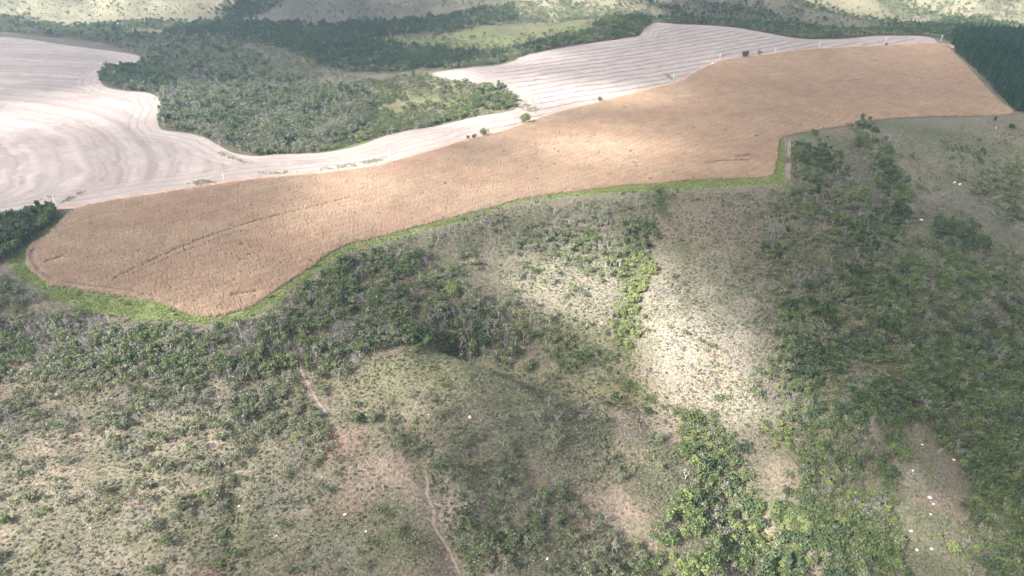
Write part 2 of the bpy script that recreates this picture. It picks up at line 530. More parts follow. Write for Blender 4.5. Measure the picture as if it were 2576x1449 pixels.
def link(name, data, parent=None, loc=None, rz=0.0, scale=None):
    o = bpy.data.objects.new(name, data)
    COL.objects.link(o)
    o.parent = parent
    if loc is not None:
        o.location = loc
    if rz:
        o.rotation_euler = (0, 0, rz)
    if scale is not None:
        o.scale = (scale,) * 3 if isinstance(scale, (int, float)) else scale
    return o


def tag(o, label=None, cat=None, group=None, kind=None):
    for k, v in (("label", label), ("category", cat), ("group", group), ("kind", kind)):
        if v:
            o[k] = v
    return o


class Geo:
    """collects quads/tris into one mesh"""
    def __init__(self):
        self.v, self.q, self.t, self.n = [], [], [], 0

    def add(self, v, q=None, t=None):
        v = np.asarray(v, float)
        if q is not None and len(q):
            self.q.append(np.asarray(q) + self.n)
        if t is not None and len(t):
            self.t.append(np.asarray(t) + self.n)
        self.v.append(v)
        self.n += len(v)
        return self

    def tube(self, pts, rad, sides=6, cap=True):
        pts = [Vector(p) for p in pts]
        rad = rad if isinstance(rad, (list, tuple)) else [rad] * len(pts)
        vs, n = [], len(pts)
        for i, p in enumerate(pts):
            d = (pts[min(i + 1, n - 1)] - pts[max(i - 1, 0)]).normalized()
            a = d.orthogonal().normalized() if abs(d.z) < 0.95 else Vector((1, 0, 0)).cross(d).normalized()
            b = d.cross(a)
            for k in range(sides):
                t = 2 * math.pi * k / sides
                vs.append(p + (a * math.cos(t) + b * math.sin(t)) * rad[i])
        q = [(i * sides + k, i * sides + (k + 1) % sides, (i + 1) * sides + (k + 1) % sides, (i + 1) * sides + k) for i in range(n - 1) for k in range(sides)]
        t = []
        if cap:
            vs += [pts[0], pts[-1]]
            c0, c1 = n * sides, n * sides + 1
            t = [(c0, (k + 1) % sides, k) for k in range(sides)] + [(c1, (n - 1) * sides + k, (n - 1) * sides + (k + 1) % sides) for k in range(sides)]
        return self.add([tuple(p) for p in vs], q, t)

    def box(self, c, s, taper=1.0):
        x, y, z = s[0] / 2, s[1] / 2, s[2] / 2
        vs = [(c[0] + a * x * (taper if k > 0 else 1), c[1] + b * y * (taper if k > 0 else 1), c[2] + k * z) for k in (-1, 1) for a, b in ((-1, -1), (1, -1), (1, 1), (-1, 1))]
        return self.add(vs, [(3, 2, 1, 0), (4, 5, 6, 7), (0, 1, 5, 4), (1, 2, 6, 5), (2, 3, 7, 6), (3, 0, 4, 7)])

    def arrays(self):
        f = []
        if self.q:
            f.append(np.concatenate(self.q))
        if self.t:
            f.append(np.concatenate(self.t))
        return np.concatenate(self.v), f

    def mesh(self, name, mat, smooth_sh=False):
        v, f = self.arrays()
        return mesh_np(name, v, f, [mat], None, smooth_sh)


# ------------------------------------------------------------------ terrain
def paint_ellipse(cx, cy, rx, ry, col, amt=1.0, p=3.0):
    c = cast([(cx, cy), (cx - rx, cy), (cx + rx, cy), (cx, cy - ry), (cx, cy + ry)])
    ax = max(2.0, np.hypot(*(c[2] - c[1])) / 2)
    ay = max(2.0, np.hypot(*(c[4] - c[3])) / 2)
    dirv = (c[3] - c[4]) / max(1e-6, np.hypot(*(c[3] - c[4])))
    px, py = GX - c[0, 0], GY - c[0, 1]
    along = px * dirv[0] + py * dirv[1]
    across = -px * dirv[1] + py * dirv[0]
    wob = 1 + 0.9 * (fbm(GX / 17.0, GY / 17.0, 71, 3) - 0.5)
    d = np.hypot(across / ax, along / ay) * wob
    w = (amt * np.exp(-d ** p))[:, None]
    return w, np.array(col)[None, :]


gcol = np.tile(np.array([[0.245, 0.212, 0.152]]), (len(GX), 1))
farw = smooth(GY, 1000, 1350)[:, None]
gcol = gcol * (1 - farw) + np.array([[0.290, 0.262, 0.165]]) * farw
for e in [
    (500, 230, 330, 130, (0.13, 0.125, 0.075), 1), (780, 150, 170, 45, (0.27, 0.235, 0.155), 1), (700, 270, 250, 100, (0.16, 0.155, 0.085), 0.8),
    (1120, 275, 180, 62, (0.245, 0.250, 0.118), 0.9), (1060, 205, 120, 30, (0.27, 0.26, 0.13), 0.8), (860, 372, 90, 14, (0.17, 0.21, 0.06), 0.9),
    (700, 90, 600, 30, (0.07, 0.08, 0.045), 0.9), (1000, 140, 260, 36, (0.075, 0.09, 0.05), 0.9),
    (1060, 104, 140, 15, (0.235, 0.25, 0.10), 1), (1320, 96, 170, 20, (0.25, 0.265, 0.105), 1), (1230, 74, 120, 9, (0.23, 0.25, 0.10), 1),
    (1450, 72, 90, 16, (0.25, 0.26, 0.11), 1), (1240, 150, 120, 14, (0.24, 0.24, 0.12), 0.8),
    (350, 900, 500, 150, (0.20, 0.175, 0.120), 0.8), (950, 740, 260, 130, (0.20, 0.175, 0.125), 0.8), (350, 1230, 420, 200, (0.240, 0.213, 0.150), 0.9),
    (1150, 950, 300, 70, (0.250, 0.232, 0.130), 1), (1300, 1060, 220, 60, (0.215, 0.195, 0.145), 0.7),
    (1760, 850, 220, 180, (0.375, 0.325, 0.255), 1), (1450, 690, 190, 100, (0.36, 0.315, 0.24), 0.95), (1450, 860, 130, 80, (0.245, 0.235, 0.125), 0.9),
    (1560, 990, 110, 30, (0.255, 0.235, 0.11), 0.9), (1590, 1075, 170, 45, (0.365, 0.285, 0.225), 0.9), (1540, 1290, 110, 70, (0.385, 0.285, 0.215), 0.9),
    (860, 1105, 55, 32, (0.375, 0.245, 0.190), 0.95), (1000, 1190, 80, 45, (0.46, 0.335, 0.26), 0.95), (770, 970, 45, 60, (0.36, 0.245, 0.18), 0.7),
    (1095, 1330, 40, 60, (0.50, 0.355, 0.275), 0.9), (1125, 1410, 40, 60, (0.50, 0.355, 0.275), 0.9), (1060, 1255, 40, 40, (0.50, 0.36, 0.28), 0.9), (950, 1175, 60, 30, (0.40, 0.30, 0.23), 0.8), (880, 1350, 300, 110, (0.225, 0.205, 0.145), 0.8), (1250, 1350, 130, 110, (0.205, 0.190, 0.145), 0.8),
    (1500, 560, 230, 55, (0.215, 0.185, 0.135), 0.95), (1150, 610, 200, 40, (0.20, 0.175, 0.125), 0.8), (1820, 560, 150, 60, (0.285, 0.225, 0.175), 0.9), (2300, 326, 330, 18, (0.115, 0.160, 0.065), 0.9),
    (2060, 348, 60, 14, (0.13, 0.16, 0.07), 0.8), (2400, 480, 230, 170, (0.190, 0.176, 0.140), 0.95), (2450, 590, 50, 16, (0.20, 0.19, 0.06), 0.9),  # broad right-pasture ellipse is coloured darker to deepen the shade there
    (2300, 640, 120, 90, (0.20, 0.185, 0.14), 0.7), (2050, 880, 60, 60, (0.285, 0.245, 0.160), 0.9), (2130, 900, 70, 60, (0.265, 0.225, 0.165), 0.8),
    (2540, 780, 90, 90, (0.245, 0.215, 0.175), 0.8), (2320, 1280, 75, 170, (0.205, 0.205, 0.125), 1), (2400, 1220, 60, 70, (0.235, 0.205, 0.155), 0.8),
    (2345, 1400, 90, 55, (0.225, 0.225, 0.130), 0.9), (1960, 1190, 45, 40, (0.40, 0.31, 0.23), 0.9), (2000, 1240, 40, 20, (0.40, 0.31, 0.23), 0.9),
    (1925, 1330, 30, 45, (0.42, 0.345, 0.265), 0.9), (1800, 1190, 50, 50, (0.33, 0.29, 0.19), 0.8), (2190, 1100, 30, 15, (0.36, 0.26, 0.2), 0.8),
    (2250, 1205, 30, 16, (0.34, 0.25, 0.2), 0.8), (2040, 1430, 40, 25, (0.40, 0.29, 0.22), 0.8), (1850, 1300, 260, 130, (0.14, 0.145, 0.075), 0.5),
    (1985, 410, 8, 55, (0.28, 0.215, 0.165), 0.9), (2330, 440, 70, 60, (0.28, 0.235, 0.185), 0.6), (2440, 40, 160, 40, (0.33, 0.295, 0.20), 0.8),
    (200, 30, 320, 45, (0.31, 0.28, 0.175), 0.7), (820, 20, 300, 45, (0.165, 0.148, 0.118), 0.9), (1480, 30, 150, 35, (0.31, 0.285, 0.19), 0.8), (1850, 45, 230, 40, (0.165, 0.150, 0.115), 0.8),  # dark far-hill ellipses put extra cloud shadow into the ground colour
]:
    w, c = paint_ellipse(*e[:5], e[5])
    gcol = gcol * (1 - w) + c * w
for k in range(240):                          # small bare and grassy spots all over the near slopes
    px, py = rng.uniform(-50, 2650), rng.uniform(560, 1500)
    c = cast([(px, py)])[0]
    r = rng.uniform(1.5, 6)
    d2 = ((GX - c[0]) ** 2 / (r * rng.uniform(1, 3)) ** 2 + (GY - c[1]) ** 2 / r ** 2)
    w = (rng.uniform(0.4, 0.9) * np.exp(-d2))[:, None]
    cc = [(0.38, 0.285, 0.215), (0.40, 0.33, 0.25), (0.16, 0.17, 0.08), (0.36, 0.24, 0.18)][rng.choice(4, p=[0.35, 0.3, 0.2, 0.15])]
    gcol = gcol * (1 - w) + np.array([cc]) * w

ii, jj = np.meshgrid(np.arange(NR - 1), np.arange(NU - 1), indexing='ij')
a = (ii * NU + jj).ravel()
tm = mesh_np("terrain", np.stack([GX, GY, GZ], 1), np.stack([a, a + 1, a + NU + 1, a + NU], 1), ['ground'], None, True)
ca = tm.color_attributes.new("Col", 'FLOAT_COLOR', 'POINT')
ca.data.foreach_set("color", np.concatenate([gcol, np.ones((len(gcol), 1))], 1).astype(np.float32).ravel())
tag(link("terrain", tm), kind="structure")


# ------------------------------------------------------------------ sheets that lie on the plateau
def densify(P, step, closed=True):
    P = np.asarray(P, float)
    out = []
    n = len(P)
    for i in range(n if closed else n - 1):
        a, b = P[i], P[(i + 1) % n]
        k = max(1, int(np.hypot(*(b - a)) / step))
        out += [a + (b - a) * t / k for t in range(k)]
    if not closed:
        out.append(P[-1])
    return np.array(out)


def smooth_line(P, step, closed=True):
    """Catmull-Rom through the outline, so that edges run as curves"""
    P = np.asarray(P, float)
    n = len(P)
    out = []
    for i in range(n if closed else n - 1):
        g = lambda k: P[k % n] if closed else P[min(max(k, 0), n - 1)]
        p0, p1, p2, p3 = g(i - 1), g(i), g(i + 1), g(i + 2)
        L = np.hypot(*(p2 - p1))
        k = max(1, int(L / step))
        c1, c2 = (p2 - p0), (p3 - p1)
        for t in np.arange(k) / k:
            m1 = c1 * L / (L + np.hypot(*(p1 - p0)) + 1e-6)
            m2 = c2 * L / (L + np.hypot(*(p3 - p2)) + 1e-6)
            out.append((2 * t ** 3 - 3 * t ** 2 + 1) * p1 + (t ** 3 - 2 * t ** 2 + t) * m1 + (-2 * t ** 3 + 3 * t ** 2) * p2 + (t ** 3 - t ** 2) * m2)
    if not closed:
        out.append(P[-1])
    return np.array(out)


def sheet(name, outline, cell, off, mat, jitter=0.0):
    B = outline
    if jitter:
        B = B + rng.normal(0, jitter, B.shape)
    x0, y0 = B.min(0)
    x1, y1 = B.max(0)
    gx, gy = np.meshgrid(np.arange(x0, x1, cell), np.arange(y0, y1, cell))
    gx, gy = gx.ravel() + rng.uniform(-.2, .2, gx.size) * cell, gy.ravel() + rng.uniform(-.2, .2, gy.size) * cell
    k = poly_in(gx, gy, B)
    gx, gy = gx[k], gy[k]
    k = poly_dist(gx, gy, B, True) > cell * 0.45
    pts = [Vector(p) for p in B] + [Vector((a, b)) for a, b in zip(gx[k], gy[k])]
    nb = len(B)
    vs, _, fs, _, _, _ = delaunay_2d_cdt(pts, [(i, (i + 1) % nb) for i in range(nb)], [], 0, 1e-4)
    v = np.array([(p.x, p.y) for p in vs])
    f = np.array([t for t in fs if len(t) == 3])
    c = v[f].mean(1)
    f = f[poly_in(c[:, 0], c[:, 1], B)]
    z = ground_at(v[:, 0], v[:, 1]) + off
    me = mesh_np(name, np.column_stack([v, z]), f, [mat], None, True)
    return me, v


corn_line = smooth_line(W_corn, 4.0)
strip_line = smooth_line(to_plateau(strip_out), 4.0, False)
field_line = smooth_line(W_field, 5.0)

fm, fv = sheet("harvested_field", field_line, 7.0, 0.12, 'field')
guide = smooth_line(to_plateau([(-900, 325), (-500, 330), (-250, 342), (-120, 362), (-60, 392), (-40, 430), (-45, 475)]), 6.0, False)
gd = poly_dist(fv[:, 0], fv[:, 1], guide)
rp = to_plateau([(1300, 225), (1960, 130)])
rd = (rp[1] - rp[0]) / np.hypot(*(rp[1] - rp[0]))
perp = -(fv[:, 0] - rp[0, 0]) * rd[1] + (fv[:, 1] - rp[0, 1]) * rd[0]
along = (fv[:, 0] - rp[0, 0]) * rd[0] + (fv[:, 1] - rp[0, 1]) * rd[1]
perp = perp - 0.0001 * along ** 2
side = smooth(fv[:, 0], -60, 10)
edge = np.minimum(poly_dist(fv[:, 0], fv[:, 1], W_back), np.where(side < 0.5, poly_dist(fv[:, 0], fv[:, 1], W_track) * 0.8, 99.0))
swv = np.where(side > 0.5, perp / 17.0, gd / 21.0)
for nm, val in (("sw", swv), ("side", side), ("edge", edge)):
    at = fm.attributes.new(nm, 'FLOAT', 'POINT')
    at.data.foreach_set("value", np.asarray(val, np.float32))
tag(link("harvested_field", fm), kind="structure")

sm, _ = sheet("grass_verge", np.concatenate([strip_line, to_plateau([(1969, 346)]), to_plateau(corn_low[6:] + corn_top[:4])]), 6.0, 0.10, 'strip', 0.55)
tag(link("grass_verge", sm), kind="structure")
cm, _ = sheet("corn_field_soil", corn_line, 8.0, 0.14, 'corn_soil')
tag(link("corn_field_soil", cm), kind="structure")


def ribbon(name, line, w, off, mat, wob=0.25):
    n = len(line)
    t = np.gradient(line, axis=0)
    t /= np.hypot(t[:, 0], t[:, 1])[:, None] + 1e-9
    nrm = np.stack([-t[:, 1], t[:, 0]], 1)
    tk = np.arange(n)
    thin = np.minimum(1, np.minimum(tk, n - 1 - tk) / 5.0) if wob > 0.2 else np.ones(n)
    ws, ws2 = (np.full(n, w) / 2 * np.clip(1 + wob * rng.normal(0, 1, n) + 3 * wob * (fbm(tk / 7.0, 0 * tk + q, 5, 2) - 0.5), 0.12, 3) * thin for q in (1.5, 7.5))
    Lp, Rp = line + nrm * ws[:, None], line - nrm * ws2[:, None]
    P = np.concatenate([Lp, line, Rp])
    v = np.column_stack([P, ground_at(P[:, 0], P[:, 1]) + off])
    k = np.arange(n - 1)
    q = np.concatenate([np.stack([k + n, k + n + 1, k + 1, k], 1), np.stack([k + 2 * n, k + 2 * n + 1, k + n + 1, k + n], 1)])
    return mesh_np(name, v, q, [mat], None, True)


tag(link("dirt_track", ribbon("dirt_track", smooth_line(W_track, 3.0, False), 5.0, 0.2, 'track', 0.10)), kind="structure")
paths_d = [
    ([(727, 850), (739, 880), (754, 910), (759, 935), (772, 960), (784, 983), (804, 1016), (830, 1048)], 1.3),
    ([(1067, 1168), (1075, 1208), (1075, 1243), (1091, 1283), (1092, 1321), (1120, 1368), (1140, 1408), (1165, 1460)], 1.3),
    ([(1010, 1185), (1040, 1215), (1075, 1250)], 0.8),
    ([(1080, 958), (1057, 996), (1040, 1030), (1025, 1063), (1020, 1086), (1030, 1106)], 0.5),
    ([(645, 1185), (586, 1190), (546, 1216), (491, 1241), (425, 1256)], 0.45),
    ([(2576, 720), (2530, 735), (2480, 760)], 0.8),
    ([(1985, 352), (1985, 400), (1982, 455)], 3.0)]
for p, w in paths_d:
    tag(link("path", ribbon("path", smooth_line(cast(p), 1.6, False), w, 0.14, 'path', 0.3)), kind="structure")


# ------------------------------------------------------------------ plants: meshes
def leaves(g, centre, norm, size):
    n = len(centre)
    r = rng.normal(0, 1, (n, 3))
    a = np.cross(norm, r)
    a /= np.linalg.norm(a, axis=1)[:, None] + 1e-9
    b = np.cross(norm, a)
    s = (size * rng.uniform(0.65, 1.35, n))[:, None]
    asp = rng.uniform(0.55, 1.0, n)[:, None]
    v = np.stack([centre - a * s - b * s * asp * 0.4, centre + a * s * 0.3 - b * s * asp, centre + a * s + b * s * asp * 0.4, centre - a * s * 0.3 + b * s * asp], 1)
    v[:, 1] += norm * (rng.uniform(-.25, .25, (n, 1)) * s)
    k = np.arange(n)[:, None] * 4
    g.add(v.reshape(-1, 3), k + np.array([[0, 1, 2, 3]]))


def crown(rad, height, base, lobes, n, size, up=0.35, hollow=0.7):
    g = Geo()
    th = rng.uniform(0, 2 * math.pi, lobes)
    rl = rad * rng.uniform(0.25, 0.72, lobes)
    lc = np.stack([np.cos(th) * rl, np.sin(th) * rl, base + height * rng.uniform(0.3, 0.78, lobes)], 1)
    lc[0] = (0, 0, base + height * 0.62)
    lr = np.stack([rad * rng.uniform(0.34, 0.56, lobes), height * rng.uniform(0.24, 0.40, lobes)], 1)
    k = rng.integers(0, lobes, n)
    d = rng.normal(0, 1, (n, 3))
    d[:, 2] += up
    d /= np.linalg.norm(d, axis=1)[:, None]
    q = rng.uniform(hollow, 1.08, n)[:, None]
    c = lc[k] + d * q * np.stack([lr[k, 0], lr[k, 0], lr[k, 1]], 1)
    nr = d + rng.normal(0, 0.55, (n, 3))
    nr /= np.linalg.norm(nr, axis=1)[:, None]
    leaves(g, c, nr, size)
    return g, lc


def trunk(h, r, lc, sides=5, limbs=4):
    g = Geo()
    bend = rng.normal(0, 0.06 * h, 2)
    top = (bend[0], bend[1], h)
    g.tube([(0, 0, -0.4), (bend[0] * 0.3, bend[1] * 0.3, h * 0.45), top], [r * 1.25, r, r * 0.75], sides)
    for c in lc[:limbs]:
        m = (np.array(top) * 0.45 + np.array(c) * 0.55) + rng.normal(0, 0.12 * h, 3) * 0.5
        g.tube([(top[0] * 0.8, top[1] * 0.8, h * 0.82), tuple(m), tuple(c)], [r * 0.6, r * 0.42, r * 0.15], 4, False)
    return g


def two_mesh(name, gt, gc, mt, mc):
    """trunk mesh, crown mesh and both joined"""
    vt, ft = gt.arrays()
    vc, fc = gc.arrays()
    jt = [f for f in ft] + [f + len(vt) for f in fc]
    mi = np.concatenate([np.zeros(len(f), int) for f in ft] + [np.ones(len(f), int) for f in fc])
    qs = [(f, m) for f, m in zip(jt, [0] * len(ft) + [1] * len(fc))]
    joined = mesh_np(name, np.concatenate([vt, vc]), [f for f, _ in qs], [mt, mc], np.concatenate([np.full(len(f), m) for f, m in qs]))
    return mesh_np(name + "_trunk", vt, ft, [mt]), mesh_np(name + "_crown", vc, fc, [mc]), joined


def bare_tree(h, r, mat_t='pale_bark', twigs=70):
    g, tips = Geo(), []

    def grow(p, d, L, rad, lev):
        q = p + d * L
        g.tube([tuple(p), tuple((p + q) / 2 + rng.normal(0, 0.06 * L, 3)), tuple(q)], [rad, rad * 0.8, rad * 0.55], 4 if lev < 2 else 3, False)
        if lev == 3:
            tips.append(q)
            return
        for _ in range(3 if lev < 2 else 2):
            nd = d + rng.normal(0, 0.55, 3)
            nd[2] += 0.15
            nd /= np.linalg.norm(nd)
            grow(q, nd, L * rng.uniform(0.55, 0.8), rad * 0.55, lev + 1)
    grow(np.array([0, 0, -0.3]), np.array([0.05, 0.03, 1.0]), h * 0.38, r, 0)
    gc = Geo()
    tp = np.array(tips)
    k = rng.integers(0, len(tp), twigs)
    c = tp[k] + rng.normal(0, 0.09 * h, (twigs, 3))
    nr = rng.normal(0, 1, (twigs, 3))
    nr /= np.linalg.norm(nr, axis=1)[:, None]
    leaves(gc, c, nr, 0.22)
    return g, gc


P = {}                                          # kind -> list of (trunk mesh, crown mesh, joined mesh, nominal crown radius)
for kind, mats, nvar, par in (
        ('olive', ('bark', 'olive'), 7, dict(rad=2.9, height=3.4, base=1.9, lobes=10, n=165, size=0.34)),
        ('green', ('bark', 'green'), 5, dict(rad=3.0, height=4.0, base=1.7, lobes=10, n=190, size=0.36)),
        ('dark', ('bark', 'dark'), 4, dict(rad=3.3, height=5.0, base=2.4, lobes=8, n=190, size=0.45)),
        ('bright', ('bark', 'bright'), 3, dict(rad=2.6, height=3.8, base=1.2, lobes=7, n=200, size=0.34))):
    P[kind] = []
    for k in range(nvar):
        s = rng.uniform(0.72, 1.25)
        pr = dict(par)
        pr['rad'] *= s
        pr['n'] = int(pr['n'] * s * rng.uniform(0.75, 1.15))
        pr['height'] *= rng.uniform(0.75, 1.3)
        gc, lc = crown(**pr)
        gt = trunk(pr['base'] + 0.6, 0.17, lc)
        P[kind].append((*two_mesh("tree_" + kind, gt, gc, *mats), pr['rad']))
P['grey'] = []
for k in range(4):
    gt, gc = bare_tree(5.2 * rng.uniform(0.85, 1.15), 0.15, twigs=110)
    P['grey'].append((*two_mesh("tree_grey", gt, gc, 'wood', 'greyleaf'), 2.2))
P['snag'] = []
for k in range(2):
    gt, gc = bare_tree(6.0, 0.20, twigs=10)
    P['snag'].append((*two_mesh("tree_snag", gt, gc, 'pale_bark', 'greyleaf'), 2.2))
P['pale'] = []
for k in range(2):
    gc, lc = crown(2.3, 3.0, 4.4, 6, 120, 0.36)
    gt = trunk(5.0, 0.16, lc, limbs=5)
    P['pale'].append((*two_mesh("tree_pale", gt, gc, 'pale_bark', 'olive'), 2.3))
P['euc'] = []
for k in range(4):
    gc = Geo()
    n = 190
    t = rng.uniform(0, 1, n) ** 0.85
    rad = (1.0 - t) ** 0.7 * 1.75 * rng.uniform(0.7, 1.1, n) + 0.15
    th = rng.uniform(0, 2 * math.pi, n)
    c = np.stack([np.cos(th) * rad, np.sin(th) * rad, 1.6 + t * 15.0], 1)
    d = np.stack([np.cos(th), np.sin(th), 0.6 + t * 0.6], 1) + rng.normal(0, 0.4, (n, 3))
    d /= np.linalg.norm(d, axis=1)[:, None]
    leaves(gc, c, d, 0.58)
    gt = Geo().tube([(0, 0, -0.4), (0.1, 0.05, 7), (0, 0.1, 16.2)], [0.16, 0.12, 0.03], 5)
    P['euc'].append((*two_mesh("tree_eucalyptus", gt, gc, 'bark', 'euc'), 1.8))
for kind, mat in (('shrub_olive', 'olive'), ('shrub_green', 'green'), ('shrub_dark', 'dark'), ('shrub_bright', 'bright'), ('shrub_grey', 'greyleaf')):
    P[kind] = []
    for k in range(3):
        gc, lc = crown(1.0, 1.25, 0.05, 4, 46, 0.22, up=0.6)
        gt = Geo()
        for c in lc:
            gt.tube([(0, 0, -0.15), tuple(np.array(c) * 0.6), tuple(c)], [0.05, 0.035, 0.012], 3, False)
        P[kind].append((*two_mesh(kind, gt, gc, 'bark', mat), 1.0))


def tuft(n, h, w, mat):
    g = Geo()
    for _ in range(n):
        a = rng.uniform(0, 2 * math.pi)
        r = w * rng.uniform(0, 0.6)
        p = np.array([math.cos(a) * r, math.sin(a) * r, 0])
        tip = np.array([math.cos(a), math.sin(a), 0]) * w * rng.uniform(0.5, 1.1) + np.array([0, 0, h * rng.uniform(0.6, 1.1)])
        s = np.array([-math.sin(a), math.cos(a), 0]) * w * 0.22
        mid = p * 0.5 + tip * 0.5 + np.array([0, 0, h * 0.18])
        g.add([p - s, p + s, mid + s * 0.8, mid - s * 0.8, tip], [(0, 1, 2, 3)], [(3, 2, 4)])
    return g.mesh("tuft", mat)


def corn_clump():
    g = Geo()
    for _ in range(5):
        x, y = rng.uniform(-0.62, 0.62, 2)
        h = rng.uniform(1.7, 2.25)
        lean = rng.normal(0, 0.10, 2)
        top = np.array([x + lean[0], y + lean[1], h])
        g.tube([(x, y, -0.05), tuple(top)], [0.022, 0.012], 3, False)
        for k in range(6):
            t = rng.uniform(0.3, 0.97)
            a = rng.uniform(0, 2 * math.pi)
            p = np.array([x, y, 0]) * (1 - t) + top * t
            o = np.array([math.cos(a), math.sin(a), 0.0])
            s = np.array([-math.sin(a), math.cos(a), 0.0]) * 0.065
            L = rng.uniform(0.35, 0.6)
            m = p + o * L * 0.55 + np.array([0, 0, L * 0.35])
            e = p + o * L + np.array([0, 0, -L * rng.uniform(0.1, 0.7)])
            g.add([p - s, p + s, m + s, m - s, e], [(0, 1, 2, 3)], [(3, 2, 4)])
        for k in range(3):
            a = rng.uniform(0, 2 * math.pi)
            e = top + np.array([math.cos(a) * 0.16, math.sin(a) * 0.16, 0.25])
            s = np.array([-math.sin(a), math.cos(a), 0]) * 0.03
            g.add([top - s, top + s, e], None, [(0, 1, 2)])
    return g.mesh("corn_clump", 'corn')


# ------------------------------------------------------------------ scattering
def instancer(name, pts, rot, scl, idx, protos, label_kind="stuff"):
    """one object whose geometry nodes set a copy of a plant mesh on every point"""
    pc = bpy.data.collections.new(name + "_plants")
    for k, me in enumerate(protos):
        o = bpy.data.objects.new(f"{name}_plant_{k:02d}", me)
        pc.objects.link(o)
    me = bpy.data.meshes.new(name)
    me.vertices.add(len(pts))
    me.vertices.foreach_set("co", np.asarray(pts, np.float32).ravel())
    for nm, ty, val, key in (("rot", 'FLOAT_VECTOR', rot, "vector"), ("scl", 'FLOAT_VECTOR', scl, "vector"), ("idx", 'INT', idx, "value")):
        at = me.attributes.new(nm, ty, 'POINT')
        at.data.foreach_set(key, np.asarray(val, np.int32 if ty == 'INT' else np.float32).ravel())
    o = link(name, me)
    ng = bpy.data.node_groups.new(name, 'GeometryNodeTree')
    ng.interface.new_socket("Geometry", in_out='INPUT', socket_type='NodeSocketGeometry')
    ng.interface.new_socket("Geometry", in_out='OUTPUT', socket_type='NodeSocketGeometry')
    N, L = ng.nodes, ng.links
    gi, go = N.new("NodeGroupInput"), N.new("NodeGroupOutput")
    ci = N.new("GeometryNodeCollectionInfo")
    ci.inputs[0].default_value = pc
    ci.inputs[1].default_value = True
    ci.inputs[2].default_value = True
    ip = N.new("GeometryNodeInstanceOnPoints")
    ip.inputs["Pick Instance"].default_value = True
    for nm, ty, sock in (("rot", 'FLOAT_VECTOR', "Rotation"), ("scl", 'FLOAT_VECTOR', "Scale"), ("idx", 'INT', "Instance Index")):
        na = N.new("GeometryNodeInputNamedAttribute")
        na.data_type = ty
        na.inputs[0].default_value = nm
        L.new(na.outputs[0], ip.inputs[sock])
    L.new(gi.outputs[0], ip.inputs["Points"])
    L.new(ci.outputs[0], ip.inputs["Instance"])
    L.new(ip.outputs[0], go.inputs[0])
    mod = o.modifiers.new("scatter", 'NODES')
    mod.node_group = ng
    return tag(o, kind=label_kind)


def jitter_grid(poly, step, soft=0.0):
    """points about one per step x step inside an outline, edges frayed by soft metres"""
    B = np.asarray(poly, float)
    (x0, y0), (x1, y1) = B.min(0) - soft, B.max(0) + soft
    nx, ny = max(1, int((x1 - x0) / step)), max(1, int((y1 - y0) / step))
    gx, gy = np.meshgrid(np.arange(nx), np.arange(ny))
    x = x0 + (gx.ravel() + rng.uniform(0, 1, gx.size)) * step
    y = y0 + (gy.ravel() + rng.uniform(0, 1, gx.size)) * step
    ex, ey = rng.normal(0, soft + 1e-6, (2, gx.size)) if soft else (0, 0)
    k = poly_in(x + ex, y + ey, B)
    return x[k], y[k]


plants = []                                     # rows: kind, variant, x, y, scale, rot, squash


def kind_is_far(m):
    return 'euc' in m


def zone(poly_d, mixd, soft=5.0, patch=0.0, pscale=25.0, smin=0.7, smax=1.25, world_poly=None):
    """mixd: {kind: plants per 100 m2}; patch 0..1 makes clumps and gaps"""
    W = world_poly if world_poly is not None else cast(poly_d)
    near_z = W[:, 1].mean() < 640
    tree_f, shrub_f = (2.5, 3.6) if near_z else (1.35, 1.6)
    if kind_is_far(mixd):
        tree_f = 1.0
    mixd = {k: d * (shrub_f if k.startswith('shrub') else tree_f) for k, d in mixd.items()}
    tot = sum(mixd.values())
    x, y = jitter_grid(W, 10.0 / math.sqrt(tot), soft)
    kinds = list(mixd)
    wk = np.stack([mixd[k] * np.exp(5.5 * (fbm(x / 16.0 + 7 * q, y / 16.0 - 5 * q, 100 + q, 2) - 0.5)) for q, k in enumerate(kinds)], 1)
    wk = np.cumsum(wk / wk.sum(1)[:, None], 1)
    pk = np.minimum((rng.uniform(0, 1, len(x))[:, None] > wk).sum(1), len(kinds) - 1)
    if patch:
        n = fbm(x / pscale, y / pscale, 91, 3)
        keep = n > (0.5 + (rng.uniform(-1, 1, len(x)) * 0.10)) - (0.5 - patch) * 0.35
        x, y, pk = x[keep], y[keep], pk[keep]
    k = ~(poly_in(x, y, W_field) | poly_in(x, y, W_corn))
    x, y, pk = x[k], y[k], pk[k]
    up = 1.04 if near_z else 1.05
    if kind_is_far(mixd):
        up = 1.0
    for a, b, c in zip(x, y, pk):
        plants.append((kinds[c], int(rng.integers(0, len(P[kinds[c]]))), a, b, up * (smin + (smax - smin) * rng.uniform(0, 1) ** 1.4 * 1.25), rng.uniform(0, 6.28), rng.uniform(0.85, 1.15)))


